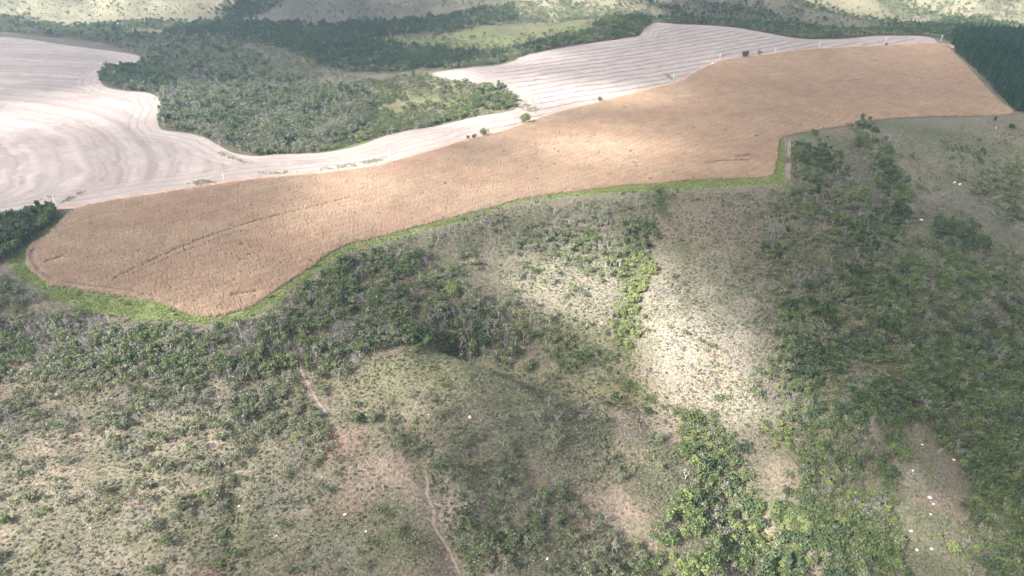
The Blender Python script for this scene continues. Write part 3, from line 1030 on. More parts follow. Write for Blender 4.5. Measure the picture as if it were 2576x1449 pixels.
# woods and scrub behind and between the harvested fields
wood = {'olive': 2.5, 'green': 0.8, 'dark': 0.25, 'grey': 1.5, 'pale': 0.25}
zone([(0, 82), (120, 90), (300, 118), (360, 142), (365, 168), (270, 180), (262, 210), (330, 226), (400, 238), (412, 268), (405, 318), (480, 332),
      (560, 365), (640, 388), (800, 380), (880, 350), (930, 300), (940, 250), (880, 225), (700, 195), (640, 140), (560, 96), (300, 88)], wood, 4, 0.0, smin=0.75, smax=1.4)
zone([(258, 180), (300, 174), (360, 165), (430, 200), (420, 232), (330, 230), (262, 212)], {'dark': 2.2, 'green': 1.6}, 3, smin=0.9, smax=1.4)
zone([(640, 110), (760, 138), (900, 184), (960, 215), (880, 235), (700, 200)], {'olive': 1.1, 'grey': 0.3, 'shrub_olive': 1.2}, 6, 0.3)
zone([(880, 235), (960, 205), (1095, 193), (1200, 213), (1290, 247), (1300, 266), (1190, 293), (1090, 316), (915, 360), (870, 365), (900, 310)],
     {'olive': 1.0, 'green': 0.4, 'bright': 0.3, 'shrub_green': 1.6, 'shrub_olive': 1.6}, 6, 0.25, 22)
zone([(1215, 216), (1265, 232), (1297, 250), (1300, 268), (1240, 282), (1180, 270), (1190, 240)], {'green': 1.6, 'dark': 0.8, 'olive': 1.2}, 3)
zone([(560, 345), (640, 392), (800, 384), (990, 335), (1190, 294), (1180, 286), (980, 322), (800, 370), (650, 375)], {'green': 1.2, 'bright': 0.8, 'shrub_green': 2.0, 'olive': .6}, 2, smin=0.5, smax=0.95)
# dark valley forest
zone([(430, 80), (470, 66), (560, 58), (660, 62), (800, 68), (1000, 58), (1100, 50), (1190, 72), (1100, 86), (900, 102), (1000, 118),
      (1100, 128), (1210, 140), (1170, 166), (1060, 174), (950, 182), (860, 176), (760, 140), (650, 108), (560, 94), (440, 92)], {'dark': 3.0, 'green': 0.9, 'olive': 0.9, 'grey': 0.3}, 8, smin=0.75, smax=1.3)
zone([(570, 22), (640, -10), (720, -10), (690, 20), (600, 52), (540, 66)], {'dark': 1.8, 'olive': 1.0}, 10, smin=0.9, smax=1.5)
zone([(1180, 30), (1290, 15), (1290, 60), (1200, 66), (1100, 78), (1080, 50)], {'dark': 1.2, 'olive': 1.4, 'green': 0.6}, 10, 0.2, smin=0.8, smax=1.4)
zone([(-200, 40), (60, 48), (160, 66), (300, 60), (420, 52), (470, 66), (300, 82), (0, 80), (-200, 70)], {'olive': 1.8, 'dark': 0.4, 'green': 0.8, 'bright': .2}, 12, 0.2, smin=0.8, smax=1.3)
# field edges on the far side
zone([(1200, 160), (1300, 128), (1410, 98), (1480, 78), (1560, 50), (1600, 42), (1645, 58), (1618, 72), (1606, 90), (1490, 107), (1410, 119), (1310, 141), (1288, 153), (1230, 166)],
     {'dark': 1.3, 'green': 1.1, 'olive': 1.2}, 4, smin=0.8, smax=1.3)
zone([(1110, 178), (1245, 162), (1288, 152), (1270, 145), (1180, 160)], {'olive': 1.8, 'bright': 0.5}, 3)
zone([(1645, 52), (1700, 46), (1900, 56), (2050, 72), (2130, 80), (2300, 70), (2380, 54), (2450, 46), (2560, 62), (2400, 84), (2352, 100), (2322, 90), (2230, 89),
      (2130, 97), (2050, 99), (1990, 94), (1900, 78), (1850, 70), (1690, 61)], {'dark': 1.0, 'olive': 1.6, 'green': 0.8, 'grey': 0.3}, 5, smin=0.7, smax=1.2)
zone([(1600, 0), (1900, -10), (2080, 30), (2150, 78), (2050, 76), (1900, 60), (1700, 48)], {'olive': 0.9, 'dark': 0.5, 'shrub_olive': 1.2, 'grey': 0.3}, 12, 0.35, smin=0.7, smax=1.2)
zone([(1290, 10), (1600, -10), (1650, 45), (1560, 45), (1450, 62), (1300, 66)], {'olive': 0.8, 'shrub_olive': 1.3, 'green': 0.3}, 12, 0.35, smin=0.7, smax=1.2)
zone([(900, 112), (1100, 92), (1290, 95), (1480, 62), (1540, 66), (1400, 108), (1250, 140), (1100, 130)], {'olive': 0.22, 'green': 0.15, 'shrub_green': 0.7}, 6, 0.0)
zone([(-300, -60), (2900, -60), (2900, 60), (2400, 55), (2100, 60), (1600, 40), (1200, 60), (600, 45), (-300, 60)], {'shrub_olive': 0.28, 'shrub_dark': 0.16, 'olive': 0.07}, 10, 0.0, smin=0.9, smax=1.8)
zone([(2150, 70), (2300, 20), (2700, 10), (2700, 62), (2450, 40), (2320, 66)], {'olive': 0.55, 'shrub_olive': 0.9, 'bright': 0.1, 'grey': 0.2}, 8, 0.3, smin=0.6, smax=1.1)
W = cast([(-300, -60), (2900, -60), (2900, 66), (2150, 74), (1600, 50), (1200, 60), (600, 60), (-300, 66)])
fx_, fy_ = jitter_grid(W, 8.5, 5)
k = far_ridge(fx_, fy_) + rng.normal(0, 0.06, len(fx_)) < 0.42
for a_, b_ in zip(fx_[k], fy_[k]):
    kk = str(rng.choice(['olive', 'dark', 'green']))
    plants.append((kk, int(rng.integers(0, 3)), a_, b_, rng.uniform(0.8, 1.5), rng.uniform(0, 6.28), 1.0))
# eucalyptus plantation
zone([(2389, 108), (2408, 136), (2458, 180), (2520, 248), (2546, 276), (2700, 330), (3100, 350), (3000, 100), (2576, 94), (2480, 92), (2400, 92)], {'euc': 8.0}, 0.6, smin=0.85, smax=1.15)
zone([(2354, 92), (2400, 84), (2400, 104), (2380, 106)], {'dark': 2.5}, 2)
# clump at the corn field's blunt end
zone([(-60, 560), (0, 562), (60, 553), (95, 528), (140, 530), (150, 545), (95, 590), (60, 618), (20, 655), (-60, 690)], {'dark': 3.0, 'green': 1.8, 'olive': 0.8}, 1.5, smin=0.8, smax=1.25)
# near woods
dense = {'olive': 2.5, 'green': 0.8, 'dark': 0.2, 'grey': 1.1, 'bright': 0.08, 'pale': 0.35}
zone([(-80, 712), (0, 697), (40, 735), (90, 772), (160, 802), (330, 828), (520, 838), (607, 836), (708, 776), (793, 714), (858, 660), (962, 633), (1032, 644),
      (1150, 700), (1210, 770), (1290, 850), (1340, 925), (1240, 902), (1140, 888), (1050, 878), (950, 885), (890, 915), (840, 960), (780, 930), (700, 930),
      (600, 970), (450, 955), (300, 955), (150, 940), (-80, 960)], dense, 3, 0.05, 18, smin=0.65, smax=1.15)
zone([(-80, 930), (150, 930), (300, 945), (450, 945), (600, 960), (720, 920), (820, 965), (830, 1010), (700, 1070), (500, 1100), (300, 1095), (-80, 1090)],
     {'olive': 2.2, 'grey': 0.8, 'green': 0.3, 'shrub_olive': 1.5}, 5, 0.10, 14, smin=0.55, smax=1.0)
zone([(-80, 1080), (300, 1090), (600, 1090), (820, 1020), (900, 1080), (850, 1250), (700, 1300), (300, 1330), (-80, 1330)],
     {'olive': 1.25, 'bright': 0.07, 'grey': 0.2, 'shrub_olive': 1.6, 'shrub_green': 0.4, 'shrub_grey': 0.6}, 6, 0.15, 12, smin=0.5, smax=0.95)
zone([(-80, 1300), (300, 1320), (700, 1290), (1000, 1250), (1100, 1470), (-80, 1500)], {'olive': 0.22, 'green': 0.12, 'shrub_olive': 1.4, 'shrub_green': 0.7, 'shrub_bright': 0.15}, 5, 0.2, 10, smin=0.45, smax=0.95)
zone([(584, 1190), (600, 1190), (598, 1290), (575, 1460), (550, 1460), (574, 1290)], {'green': 0.3, 'shrub_dark': 4, 'shrub_green': 4, 'shrub_olive': 3}, 1.2, 0.1, 8, smin=0.4, smax=1.0)
zone([(98, 1330), (112, 1330), (120, 1460), (98, 1460)], {'shrub_dark': 3, 'shrub_green': 4}, 1.0, smin=0.4, smax=0.9)
zone([(830, 960), (960, 890), (1340, 930), (1500, 1000), (1300, 1080), (1050, 1100), (900, 1060)], {'shrub_olive': 1.8, 'shrub_green': 0.9, 'shrub_dark': 0.6, 'olive': 0.12}, 4, 0.25, 9, smin=0.4, smax=0.95)
zone([(900, 1080), (1300, 1080), (1500, 1010), (1760, 1060), (1740, 1180), (1560, 1210), (1400, 1180), (1150, 1130), (1050, 1150)],
     {'shrub_olive': 3.2, 'shrub_green': 2.2, 'olive': 0.7, 'shrub_dark': 1.6, 'grey': 0.15}, 4, 0.2, 10, smin=0.5, smax=1.0)
# gully lines
zone([(1190, 878), (1260, 898), (1350, 928), (1450, 968), (1560, 1012), (1660, 1024), (1745, 1050), (1735, 1072), (1650, 1044), (1550, 1032), (1440, 990), (1340, 948), (1250, 914)],
     {'dark': 0.9, 'green': 1.3, 'olive': 0.5, 'shrub_dark': 4, 'shrub_green': 3}, 2.0, 0.05, 9, smin=0.4, smax=0.95)
zone([(1110, 830), (1200, 850), (1280, 900), (1200, 890), (1120, 880)], {'dark': 2.4, 'green': 1.2}, 2, smin=0.6, smax=1.0)
green_mix = {'green': 2.0, 'bright': 2.1, 'dark': 0.35, 'olive': 1.0, 'grey': 0.3}
zone([(1700, 1042), (1760, 1060), (1850, 1120), (1880, 1200), (1900, 1290), (1980, 1260), (2000, 1180), (1960, 1100), (2050, 1080), (2150, 1120), (2235, 1190), (2235, 1300), (2260, 1470),
      (1640, 1470), (1600, 1380), (1690, 1290), (1740, 1200), (1720, 1120)], green_mix, 3, 0.02, 12, smin=0.6, smax=1.1)
zone([(1050, 1150), (1150, 1130), (1350, 1200), (1480, 1240), (1560, 1370), (1650, 1400), (1640, 1470), (1170, 1470), (1110, 1320), (1085, 1220)],
     {'shrub_dark': 2.5, 'shrub_olive': 4.5, 'shrub_green': 2.0, 'olive': 0.8, 'green': 0.35, 'grey': 0.4, 'dark': 0.08}, 3, 0.12, 10, smin=0.5, smax=1.0)
zone([(1060, 1150), (1100, 1160), (1150, 1300), (1200, 1470), (1160, 1470), (1120, 1330), (1080, 1230)], {'green': 0.6, 'shrub_dark': 4, 'shrub_green': 4, 'olive': 0.4}, 1.5, smin=0.5, smax=0.95)
# the bright knoll and the slope above it
zone([(1640, 690), (1950, 690), (1980, 900), (1950, 1040), (1750, 1050), (1620, 1000), (1610, 850)], {'shrub_olive': 1.7, 'shrub_green': 1.3, 'shrub_grey': 1.6, 'olive': 0.25, 'grey': 0.12}, 5, 0.3, 9, smin=0.5, smax=1.05)
zone([(1870, 960), (1960, 920), (2050, 1060), (1960, 1110), (1850, 1100), (1780, 1030)], {'green': 0.8, 'bright': 0.6, 'shrub_green': 2.0, 'grey': .2}, 3, 0.2, smin=0.5, smax=0.9)
zone([(1560, 640), (1620, 648), (1655, 680), (1604, 760), (1612, 830), (1598, 900), (1605, 960), (1660, 1010), (1620, 1015), (1560, 970), (1550, 900), (1538, 820), (1555, 740)],
     {'bright': 4.2, 'shrub_bright': 10}, 1.2, smin=0.45, smax=0.9)
zone([(1280, 640), (1560, 600), (1560, 760), (1540, 960), (1400, 900), (1300, 840), (1220, 740)], {'shrub_olive': 1.8, 'shrub_green': 1.2, 'olive': 0.3, 'bright': 0.10, 'grey': 0.2, 'pale': 0.10}, 4, 0.25, 12, smin=0.5, smax=1.0)
zone([(1290, 790), (1400, 800), (1440, 860), (1400, 900), (1300, 850)], {'green': 1.2, 'bright': 0.5, 'pale': 0.6}, 2, smin=0.6, smax=1.0)
zone([(1400, 870), (1560, 900), (1590, 990), (1500, 980), (1400, 930)], {'pale': 0.35, 'olive': 0.9, 'shrub_green': 3, 'green': .5}, 2, smin=0.6, smax=0.95)
zone([(900, 625), (1120, 575), (1290, 520), (1640, 490), (1560, 600), (1280, 640), (1150, 690), (1030, 636)], {'shrub_olive': 3.4, 'shrub_green': 1.5, 'olive': 0.5, 'grey': 0.3}, 3, 0.12, 10, smin=0.45, smax=1.0)
zone([(1290, 590), (1450, 560), (1640, 560), (1640, 640), (1560, 690), (1300, 700)], {'olive': 1.2, 'green': 0.4, 'grey': 0.4, 'shrub_olive': 2.0}, 4, 0.18, 14, smin=0.5, smax=1.0)
zone([(1620, 486), (1690, 482), (1685, 510), (1655, 560), (1640, 650), (1570, 640), (1600, 560)], {'dark': 0.25, 'green': 0.8, 'olive': 0.8, 'shrub_dark': 2.5, 'shrub_olive': 2}, 3, 0.1, 12, smin=0.45, smax=0.95)
# shaded right-hand slopes
zone([(1680, 500), (1960, 475), (1960, 600), (1900, 690), (1700, 690)], {'shrub_olive': 1.6, 'shrub_dark': 0.9, 'olive': 0.15}, 4, 0.25, 10, smin=0.5, smax=1.0)
zone([(1985, 368), (2060, 362), (2115, 400), (2115, 450), (2050, 468), (1985, 442)], {'dark': 1.1, 'green': 1.4, 'olive': 1.8, 'grey': 0.7}, 3, smin=0.55, smax=1.0)
zone([(1960, 478), (2060, 470), (2150, 440), (2200, 560), (2150, 700), (2100, 760), (1950, 720), (1900, 640)], {'olive': 1.7, 'green': 0.8, 'dark': 0.2, 'grey': 1.1, 'shrub_dark': 1.5}, 4, 0.08, 14, smin=0.5, smax=1.0)
zone([(2130, 300), (2180, 310), (2235, 400), (2275, 480), (2285, 560), (2235, 640), (2215, 720), (2120, 740), (2160, 640), (2220, 540), (2210, 460), (2160, 380)],
     {'dark': 1.2, 'green': 1.5, 'olive': 1.4, 'grey': 0.6}, 5, smin=0.55, smax=1.05)
zone([(1950, 720), (2100, 740), (2230, 720), (2330, 850), (2300, 1000), (2240, 1150), (2120, 1110), (2030, 1060), (1960, 930)],
     {'olive': 1.7, 'green': 1.6, 'dark': 0.5, 'bright': 0.2, 'grey': 0.5, 'shrub_green': 2.0}, 4, 0.14, 13, smin=0.55, smax=1.05)
zone([(2230, 350), (2640, 320), (2640, 520), (2450, 480), (2420, 600), (2300, 600)], {'shrub_dark': 0.7, 'shrub_olive': 0.9, 'olive': 0.10, 'green': 0.08}, 6, 0.2, 16, smin=0.5, smax=1.0)
zone([(2380, 350), (2430, 370), (2500, 420), (2640, 400), (2640, 560), (2520, 560), (2450, 480)], {'olive': 0.8, 'green': 0.7, 'shrub_dark': 1.6, 'dark': 0.3}, 5, 0.15, 14, smin=0.5, smax=1.0)
zone([(2360, 560), (2440, 565), (2500, 620), (2470, 640), (2340, 610)], {'dark': 1.5, 'green': 0.9, 'grey': .3}, 3, smin=0.6, smax=1.0)
zone([(2260, 610), (2420, 620), (2640, 640), (2640, 900), (2480, 850), (2330, 850), (2230, 720)], {'olive': 0.9, 'green': 0.8, 'shrub_olive': 1.8, 'grey': 0.4, 'shrub_dark': 1.2}, 5, 0.2, 14, smin=0.5, smax=1.0)
zone([(2330, 860), (2480, 860), (2640, 900), (2640, 1480), (2460, 1480), (2430, 1380), (2450, 1250), (2400, 1130), (2300, 1080), (2270, 1000)],
     {'green': 2.2, 'dark': 0.9, 'bright': 0.35, 'olive': 1.2, 'grey': 0.4}, 4, 0.06, 14, smin=0.6, smax=1.1)
zone([(1960, 720), (2240, 700), (2420, 640), (2640, 700), (2640, 1480), (2470, 1480), (2440, 1380), (2440, 1230), (2340, 1100), (2250, 1130), (2230, 1460), (2080, 1460), (1990, 1260), (2010, 1120), (1950, 960)],
     {'olive': 0.7, 'green': 0.9, 'dark': 0.25, 'grey': 0.3, 'shrub_olive': 1.4, 'shrub_green': 1.2}, 4, 0.12, 17, smin=0.55, smax=1.0)
zone([(2260, 1150), (2330, 1100), (2420, 1220), (2440, 1400), (2330, 1460), (2270, 1330)], {'shrub_green': 0.7, 'shrub_olive': 0.8, 'bright': 0.05}, 3, smin=0.35, smax=0.8)
# thin undergrowth over all the near slopes
W = cast([(-150, 745), (100, 790), (520, 850), (720, 790), (870, 665), (1290, 540), (1640, 500), (1985, 480), (1990, 360), (2230, 330), (2560, 320), (2760, 420), (2760, 1500), (-150, 1500)])
ux, uy = jitter_grid(W, 2.2, 2.0)
cl = 0.6 * fbm(ux / 13.0, uy / 13.0, 15, 3) + 0.4 * fbm(ux / 45.0, uy / 45.0, 16, 2)
k = cl + rng.uniform(-0.13, 0.13, len(ux)) > 0.435
for a_, b_ in zip(ux[k], uy[k]):
    plants.append((str(rng.choice(['shrub_olive', 'shrub_green', 'shrub_dark', 'shrub_grey', 'shrub_bright'], p=[0.5, 0.2, 0.1, 0.17, 0.03])), int(rng.integers(0, 3)), a_, b_, 0.3 + 0.75 * rng.uniform(0, 1) ** 2.0, rng.uniform(0, 6.28), rng.uniform(0.7, 1.2)))
# low bushes along the verge and fence
for dx, dy, n in ((1375, 497, 2), (1460, 492, 1), (1563, 488, 3), (1600, 484, 2), (1640, 478, 3), (1700, 481, 3), (1835, 470, 1), (1190, 538, 3), (1240, 527, 3), (1165, 550, 2), (1060, 572, 1),
                  (1010, 597, 2), (915, 604, 1), (800, 668, 3), (690, 750, 2), (560, 775, 1), (430, 790, 2), (200, 745, 2), (320, 770, 2), (2045, 342, 4), (2075, 346, 3)):
    c = cast([(dx, dy)])[0]
    for _ in range(n):
        plants.append((str(rng.choice(['shrub_green', 'shrub_dark'])), int(rng.integers(0, 3)), c[0] + rng.normal(0, 1.6), c[1] + rng.normal(0, 1.6), rng.uniform(0.9, 1.7), rng.uniform(0, 6), 1.0))

# ------------------------------------------------------------------ single things: landmarks
landmarks = []                                  # (phrase, x, y)


def ground_pt(dx, dy):
    x, y = cast([(dx, dy)])[0]
    return x, y, float(ground_at(x, y))


# concrete power poles
pole_g = Geo().tube([(0, 0, -0.6), (0, 0, 4.5), (0, 0, 9.2)], [0.22, 0.185, 0.14], 8)
arm_g = Geo().box((0, 0, 8.75), (1.5, 0.11, 0.13))
ins_g = Geo().tube([(0, 0, 0), (0, 0, 0.07), (0, 0, 0.09), (0, 0, 0.2)], [0.03, 0.07, 0.05, 0.035], 6)
pole_me, arm_me, ins_me = pole_g.mesh("pole_shaft", 'concrete', True), arm_g.mesh("pole_crossarm", 'wood'), ins_g.mesh("pole_insulator", 'porcelain')
poles_d = [((142, 518), "pole on the track beside the dark tree clump at the corn tip"), ((565.6, 461), "pole beside the grassy mound on the track"),
           ((980.5, 400), "pole at the end of the long green weed strip"), ((1290, 314), "pole just left of the bright round roadside tree"),
           ((1500, 254), "pole touching the small bush where the corn edge is sunlit"), ((1694, 204), "pole below the dark weed squiggle in the striped stubble"),
           ((1810, 152), "pole beside the white car on the red bend"), ((1949, 135), "pole next to the gappy thin tree"),
           ((2059.6, 120.5), "pole where the stubble narrows to a thin wedge"), ((2226, 110), "pole with a low bush at its foot near the wedge tip"),
           ((2366, 105), "pole against the dark trees at the plantation corner"), ((2563, 24), "lone pole on the pale far hillside"),
           ((2495, 5), "pole at the far top of the pale hillside beside the violet thicket")]
pole_xy = []
for k, ((dx, dy), phrase) in enumerate(poles_d):
    x, y, z = ground_pt(dx, dy)
    pole_xy.append((x, y))
for k, ((dx, dy), phrase) in enumerate(poles_d):
    x, y = pole_xy[k]
    z = float(ground_at(x, y))
    q = pole_xy[min(k + 1, 10)] if k < 10 else pole_xy[9]
    e = link("power_pole", None, None, (x, y, z), math.atan2(q[1] - y, q[0] - x) + math.pi / 2)
    link("shaft", pole_me, e)
    cr = link("crossarm", arm_me, e, (0, 0.12, 0))
    for ox in (-0.62, 0.0, 0.62):
        link("insulator", ins_me, cr, (ox, 0, 8.815))
    tag(e, "pale concrete power " + phrase, "power pole", "power poles along the track" if k < 11 else "power poles on the far hill")


def special_tree(dx, dy, width, height, kind_mat, label, name="tree", leaves_n=900, size=0.42, lobes=11, base=None, bark='bark', land=None, group=None):
    x, y, z = ground_pt(dx, dy)
    b = height * 0.12 if base is None else base
    gc, lc = crown(width / 2 * 0.82, height - b, b, lobes, leaves_n, size, hollow=0.62)
    gt = trunk(max(b + height * 0.18, 0.8), 0.05 * height ** 0.9 * 0.5 + 0.05, lc, limbs=6)
    e = link(name, None, None, (x, y, z), rng.uniform(0, 6))
    link("trunk", gt.mesh(name + "_trunk", bark), e)
    link("crown", gc.mesh(name + "_crown", kind_mat), e)
    tag(e, label, "tree" if name == "tree" else name, group)
    if land:
        landmarks.append((land, x, y))
    keep_clear.append((x, y, width * 0.45))
    keep_clear.append((x, y - width * 0.45, width * 0.55))
    return e


keep_clear = []
special_tree(1322, 312, 12.5, 12.0, 'bright', "tall bright green round tree beside the track and a white car", leaves_n=1500, size=0.45)
special_tree(1218, 343, 11.0, 7.6, 'tuft_olive', "broad pale olive tree on the track verge, third in the roadside row", leaves_n=900, size=0.36)
special_tree(1193, 350, 6.0, 4.8, 'green', "small grey-green tree at the corn edge, right one of a close pair", leaves_n=350, size=0.34)
special_tree(1177.5, 352, 4.4, 4.4, 'olive', "smallest tree of the roadside row, left one of a close pair", leaves_n=260, size=0.32)
special_tree(1509, 257, 7.0, 5.8, 'green', "low bushy tree at the foot of a pole by sunlit stubble", leaves_n=450, size=0.36)
special_tree(1872.6, 146, 12.5, 9.0, 'dark', "dense dark green dome-shaped tree on the corn edge", leaves_n=1500, size=0.46)
special_tree(1911, 140, 9.0, 7.2, 'dark', "thin gappy tree leaning beside the dense dome-shaped one", leaves_n=240, size=0.40, lobes=7)
special_tree(2229, 113.5, 5.0, 3.0, 'dark', "low dark bush by the pole near the wedge tip of the stubble", leaves_n=200, size=0.4)
special_tree(1140, 744, 14.0, 9.5, 'bright', "broad vivid green tree standing out in the grey scrub below the corn", leaves_n=1100, size=0.36, land="the broad vivid green tree")
special_tree(1113, 975, 3.6, 3.4, 'bright', "small vivid green bush alone on the olive grass clearing", leaves_n=260, size=0.3, land="the small vivid bush on the olive clearing")
special_tree(905, 1062, 7.5, 5.2, 'dark', "dark spreading tree of the pair below the red path", leaves_n=700, size=0.36, land="the dark pair of trees below the red path")
special_tree(938, 1060, 7.0, 5.5, 'olive', "pale-topped tree of the dark pair below the red path", leaves_n=700, size=0.36)
special_tree(1714, 1058, 5.5, 4.5, 'bright', "yellow-green tree at the bend of the wooded gully", leaves_n=500, size=0.34, land="the yellow-green tree at the gully bend")
special_tree(2393, 1388, 9.0, 5.0, 'bright', "wide yellow-green bush-like tree on the lower edge of the boulder clearing", leaves_n=1000, size=0.36, land="the wide yellow-green tree by the boulder clearing")
special_tree(2450, 1388, 6.0, 4.5, 'bright', "smaller yellow-green tree next to the wide one by the boulder clearing", leaves_n=600, size=0.34)
special_tree(2258, 1150, 14.0, 7.0, 'green', "very large flat-topped blue-green tree at the top of the boulder clearing", leaves_n=1700, size=0.42, land="the large flat-topped tree above the boulder clearing")
special_tree(2047, 340, 9.0, 5.5, 'green', "leafy tree overlapping the corn corner by the pasture", leaves_n=600, size=0.4)
special_tree(2178, 325, 10.0, 6.5, 'dark', "dark crowded tree at the head of the shaded gully", leaves_n=900, size=0.42)
special_tree(2200, 335, 9.0, 6.0, 'dark', "lower dark tree of the two at the head of the shaded gully", leaves_n=800, size=0.42)
special_tree(2502, 305, 5.0, 4.6, 'dark', "small dark round tree alone on the green pasture edge", leaves_n=350, size=0.36)
special_tree(2543, 325, 7.0, 5.5, 'dark', "dark tree near the plantation on the green pasture edge", leaves_n=500, size=0.38)
special_tree(1395, 862, 5.0, 5.0, 'bright', "bright green bushy tree left of the yellow-green shrub strip", leaves_n=450, size=0.34, land="the bright bushy tree left of the shrub strip")
special_tree(2120, 830, 5.0, 4.0, 'bright', "yellowish rounded tree on the shaded right slope", leaves_n=420, size=0.34, land="the yellowish rounded tree on the shaded slope")
special_tree(2040, 790, 7.0, 5.5, 'green', "compact blue-green tree on the shaded right slope", leaves_n=700, size=0.36, land="the compact blue-green tree on the shaded slope")
special_tree(20, 1318, 5.5, 4.5, 'green', "leafy tree casting a long shadow at the lower left edge", leaves_n=500, size=0.34, land="the leafy tree at the lower left edge")
special_tree(70, 1265, 6.0, 5.0, 'olive', "pale green tree with a dark shadow near the lower left edge", leaves_n=500, size=0.34, land="the pale tree near the lower left edge")

# rocks and mounds
def rock(dx, dy, w, mat, label, cat="boulder", name="boulder", tall=0.7, group=None, land=None):
    x, y, z = ground_pt(dx, dy)
    bm = bmesh.new()
    bmesh.ops.create_icosphere(bm, subdivisions=3, radius=1.0)
    s = rng.integers(0, 1000)
    for v in bm.verts:
        c = v.co.copy()
        n = float(fbm(np.array([c.x * 1.3 + 5 + s]), np.array([c.y * 1.3 + c.z * 0.9 + 5]), int(s), 3)[0])
        v.co = c * (0.62 + 0.7 * n)
        v.co.x *= w / 2
        v.co.y *= w / 2 * 0.8
        v.co.z = max(v.co.z, -0.35) * w / 2 * tall
    me = bpy.data.meshes.new(name)
    bm.to_mesh(me)
    bm.free()
    me.materials.append(M[mat])
    for p in me.polygons:
        p.use_smooth = True
    o = link(name, me, None, (x, y, z + 0.1 * w * tall), rng.uniform(0, 6))
    tag(o, label, cat, group)
    keep_clear.append((x, y, w * 0.5 + 2.2))
    if land:
        landmarks.append((land, x, y))
    return o


gb = "boulders on the lower right clearing"
rock(2320, 1119, 1.1, 'rock', "small white boulder highest on the lower right clearing", group=gb)
rock(2399, 1157, 1.6, 'rock_tan', "tan boulder at the right rim of the lower right clearing", group=gb, land="the tan boulder on the clearing's right rim")
rock(2296, 1184, 1.3, 'rock', "white boulder beside the large flat-topped tree", group=gb)
rock(2339, 1252, 2.0, 'rock_tan', "largest tan boulder in the middle of the clearing", group=gb, land="the largest tan boulder")
rock(2348, 1268, 1.4, 'rock_tan', "round tan boulder just below the largest one", group=gb)
rock(2341, 1294, 1.2, 'rock', "curved white boulder below the two tan ones", group=gb)
rock(2292, 1336, 1.4, 'rock', "white boulder alone on the green left half of the clearing", group=gb, land="the lone white boulder on the green clearing")
rock(2306.5, 1383, 1.5, 'rock', "left white boulder of the lowest pair on the clearing", group=gb)
rock(2343, 1381, 1.4, 'rock', "right white boulder of the lowest pair on the clearing", group=gb)
rock(1377, 1406, 1.3, 'rock', "pale oval boulder in dark scrub at the bottom centre", land="the pale oval boulder at the bottom centre")
rock(1363, 1225, 0.6, 'rock', "small pale stone in the grey grass right of the trodden path", land="the small pale stone right of the path")
rock(810, 1200, 0.85, 'rock', "small white boulder on the open grass left of the pink bare soil", land="the small white boulder left of the pink soil")
rock(868, 1294, 1.4, 'rock', "flat pale rock below the yellow-green trees on the lower grass", tall=0.35, land="the flat pale rock on the lower grass")
rock(921, 1337, 1.1, 'rock', "white rock against a dark bush on the lower grass", land="the white rock against a dark bush")
rock(697, 1348, 0.95, 'rock', "upright pale stone by the shaded line on the lower grass", tall=1.0, land="the upright pale stone on the lower grass")
rock(602, 1273, 0.95, 'rock', "white stone right of the dark line of bushes", land="the white stone beside the line of bushes")
rock(228, 1328, 0.8, 'rock_tan', "tan stone on the sparse grass at lower left", land="the tan stone on the sparse grass")
rock(94, 1218, 0.9, 'rock_tan', "tan stone among shadowed bushes near the left edge", land="the tan stone among shadowed bushes")
rock(1078, 1043, 0.7, 'rock', "pale stone beside the thin trail on the olive clearing", land="the pale stone beside the thin trail")
rock(1182, 1051, 2.2, 'rock_red', "orange earth mound with a hollow in the central scrub", "earth mound", "termite_mound", 0.9, land="the orange earth mound")
rock(2270, 563, 3.0, 'rock_red', "pinkish bare earth mound at the edge of the shaded trees", "earth mound", "termite_mound", 1.0)
rock(2296, 60, 7.5, 'rock', "tall white rock on the pale far hillside", tall=1.5)
go = "pale rocks on the sunlit knoll"
for dx, dy, w, lb in ((1734, 889, 2.2, "largest white rock on the crown of the sunlit knoll"), (1746, 899, 1.6, "white rock just right of the largest on the knoll"),
                      (1689, 938, 1.5, "white rock low on the left flank of the sunlit knoll"), (1701, 1009, 1.3, "white stone at the foot of the sunlit knoll by a green bush"),
                      (1513.5, 812, 1.2, "white stone left of the yellow-green shrub strip"), (1846, 938, 1.0, "white stone on the right flank of the sunlit knoll"),
                      (1730, 905, 1.5, "white rock just below the largest on the knoll")):
    rock(dx, dy, w, 'rock', lb, group=go, land=("the largest white knoll rock" if w == 2.2 else "the white stone on the knoll's right flank" if dx == 1846 else "the white stone at the knoll's foot" if dx == 1701 else None))


# fallen and standing dead trees
def snag(dx, dy, label, lying=False, s=1.0, kind='snag', v=0, rz=None, land=None):
    x, y, z = ground_pt(dx, dy)
    tm_, cm_, _, _ = P[kind][v]
    e = link("dead_tree", None, None, (x, y, z + (0.3 if lying else 0)), rng.uniform(0, 6) if rz is None else rz, s)
    if lying:
        e.rotation_euler = (R(82), 0, rz or 0.0)
    link("trunk", tm_, e)
    link("twigs", cm_, e)["kind"] = "stuff"
    tag(e, label, "dead tree", "dead pale trees")
    if land:
        landmarks.append((land, x, y))


snag(1090, 768, "pale fallen trunk in the scrub near the broad vivid green tree", True, 0.8, rz=R(150))
snag(1178, 1418, "bleached fallen branches right of the path at the bottom edge", True, 0.75, rz=R(70), land="the bleached fallen branches")
snag(2205, 845, "white bare forked tree on the shaded right slope", False, 0.8, v=1, land="the white bare forked tree")
snag(2150, 1115, "grey leafless tree above the green thicket", False, 0.9, land="the grey leafless tree")
snag(1445, 915, "cluster-topped tree with pale bare trunk below the bright bushy tree", False, 1.0, v=1)
snag(1255, 760, "pale standing dead tree in the scrub right of the vivid green tree", False, 0.8)

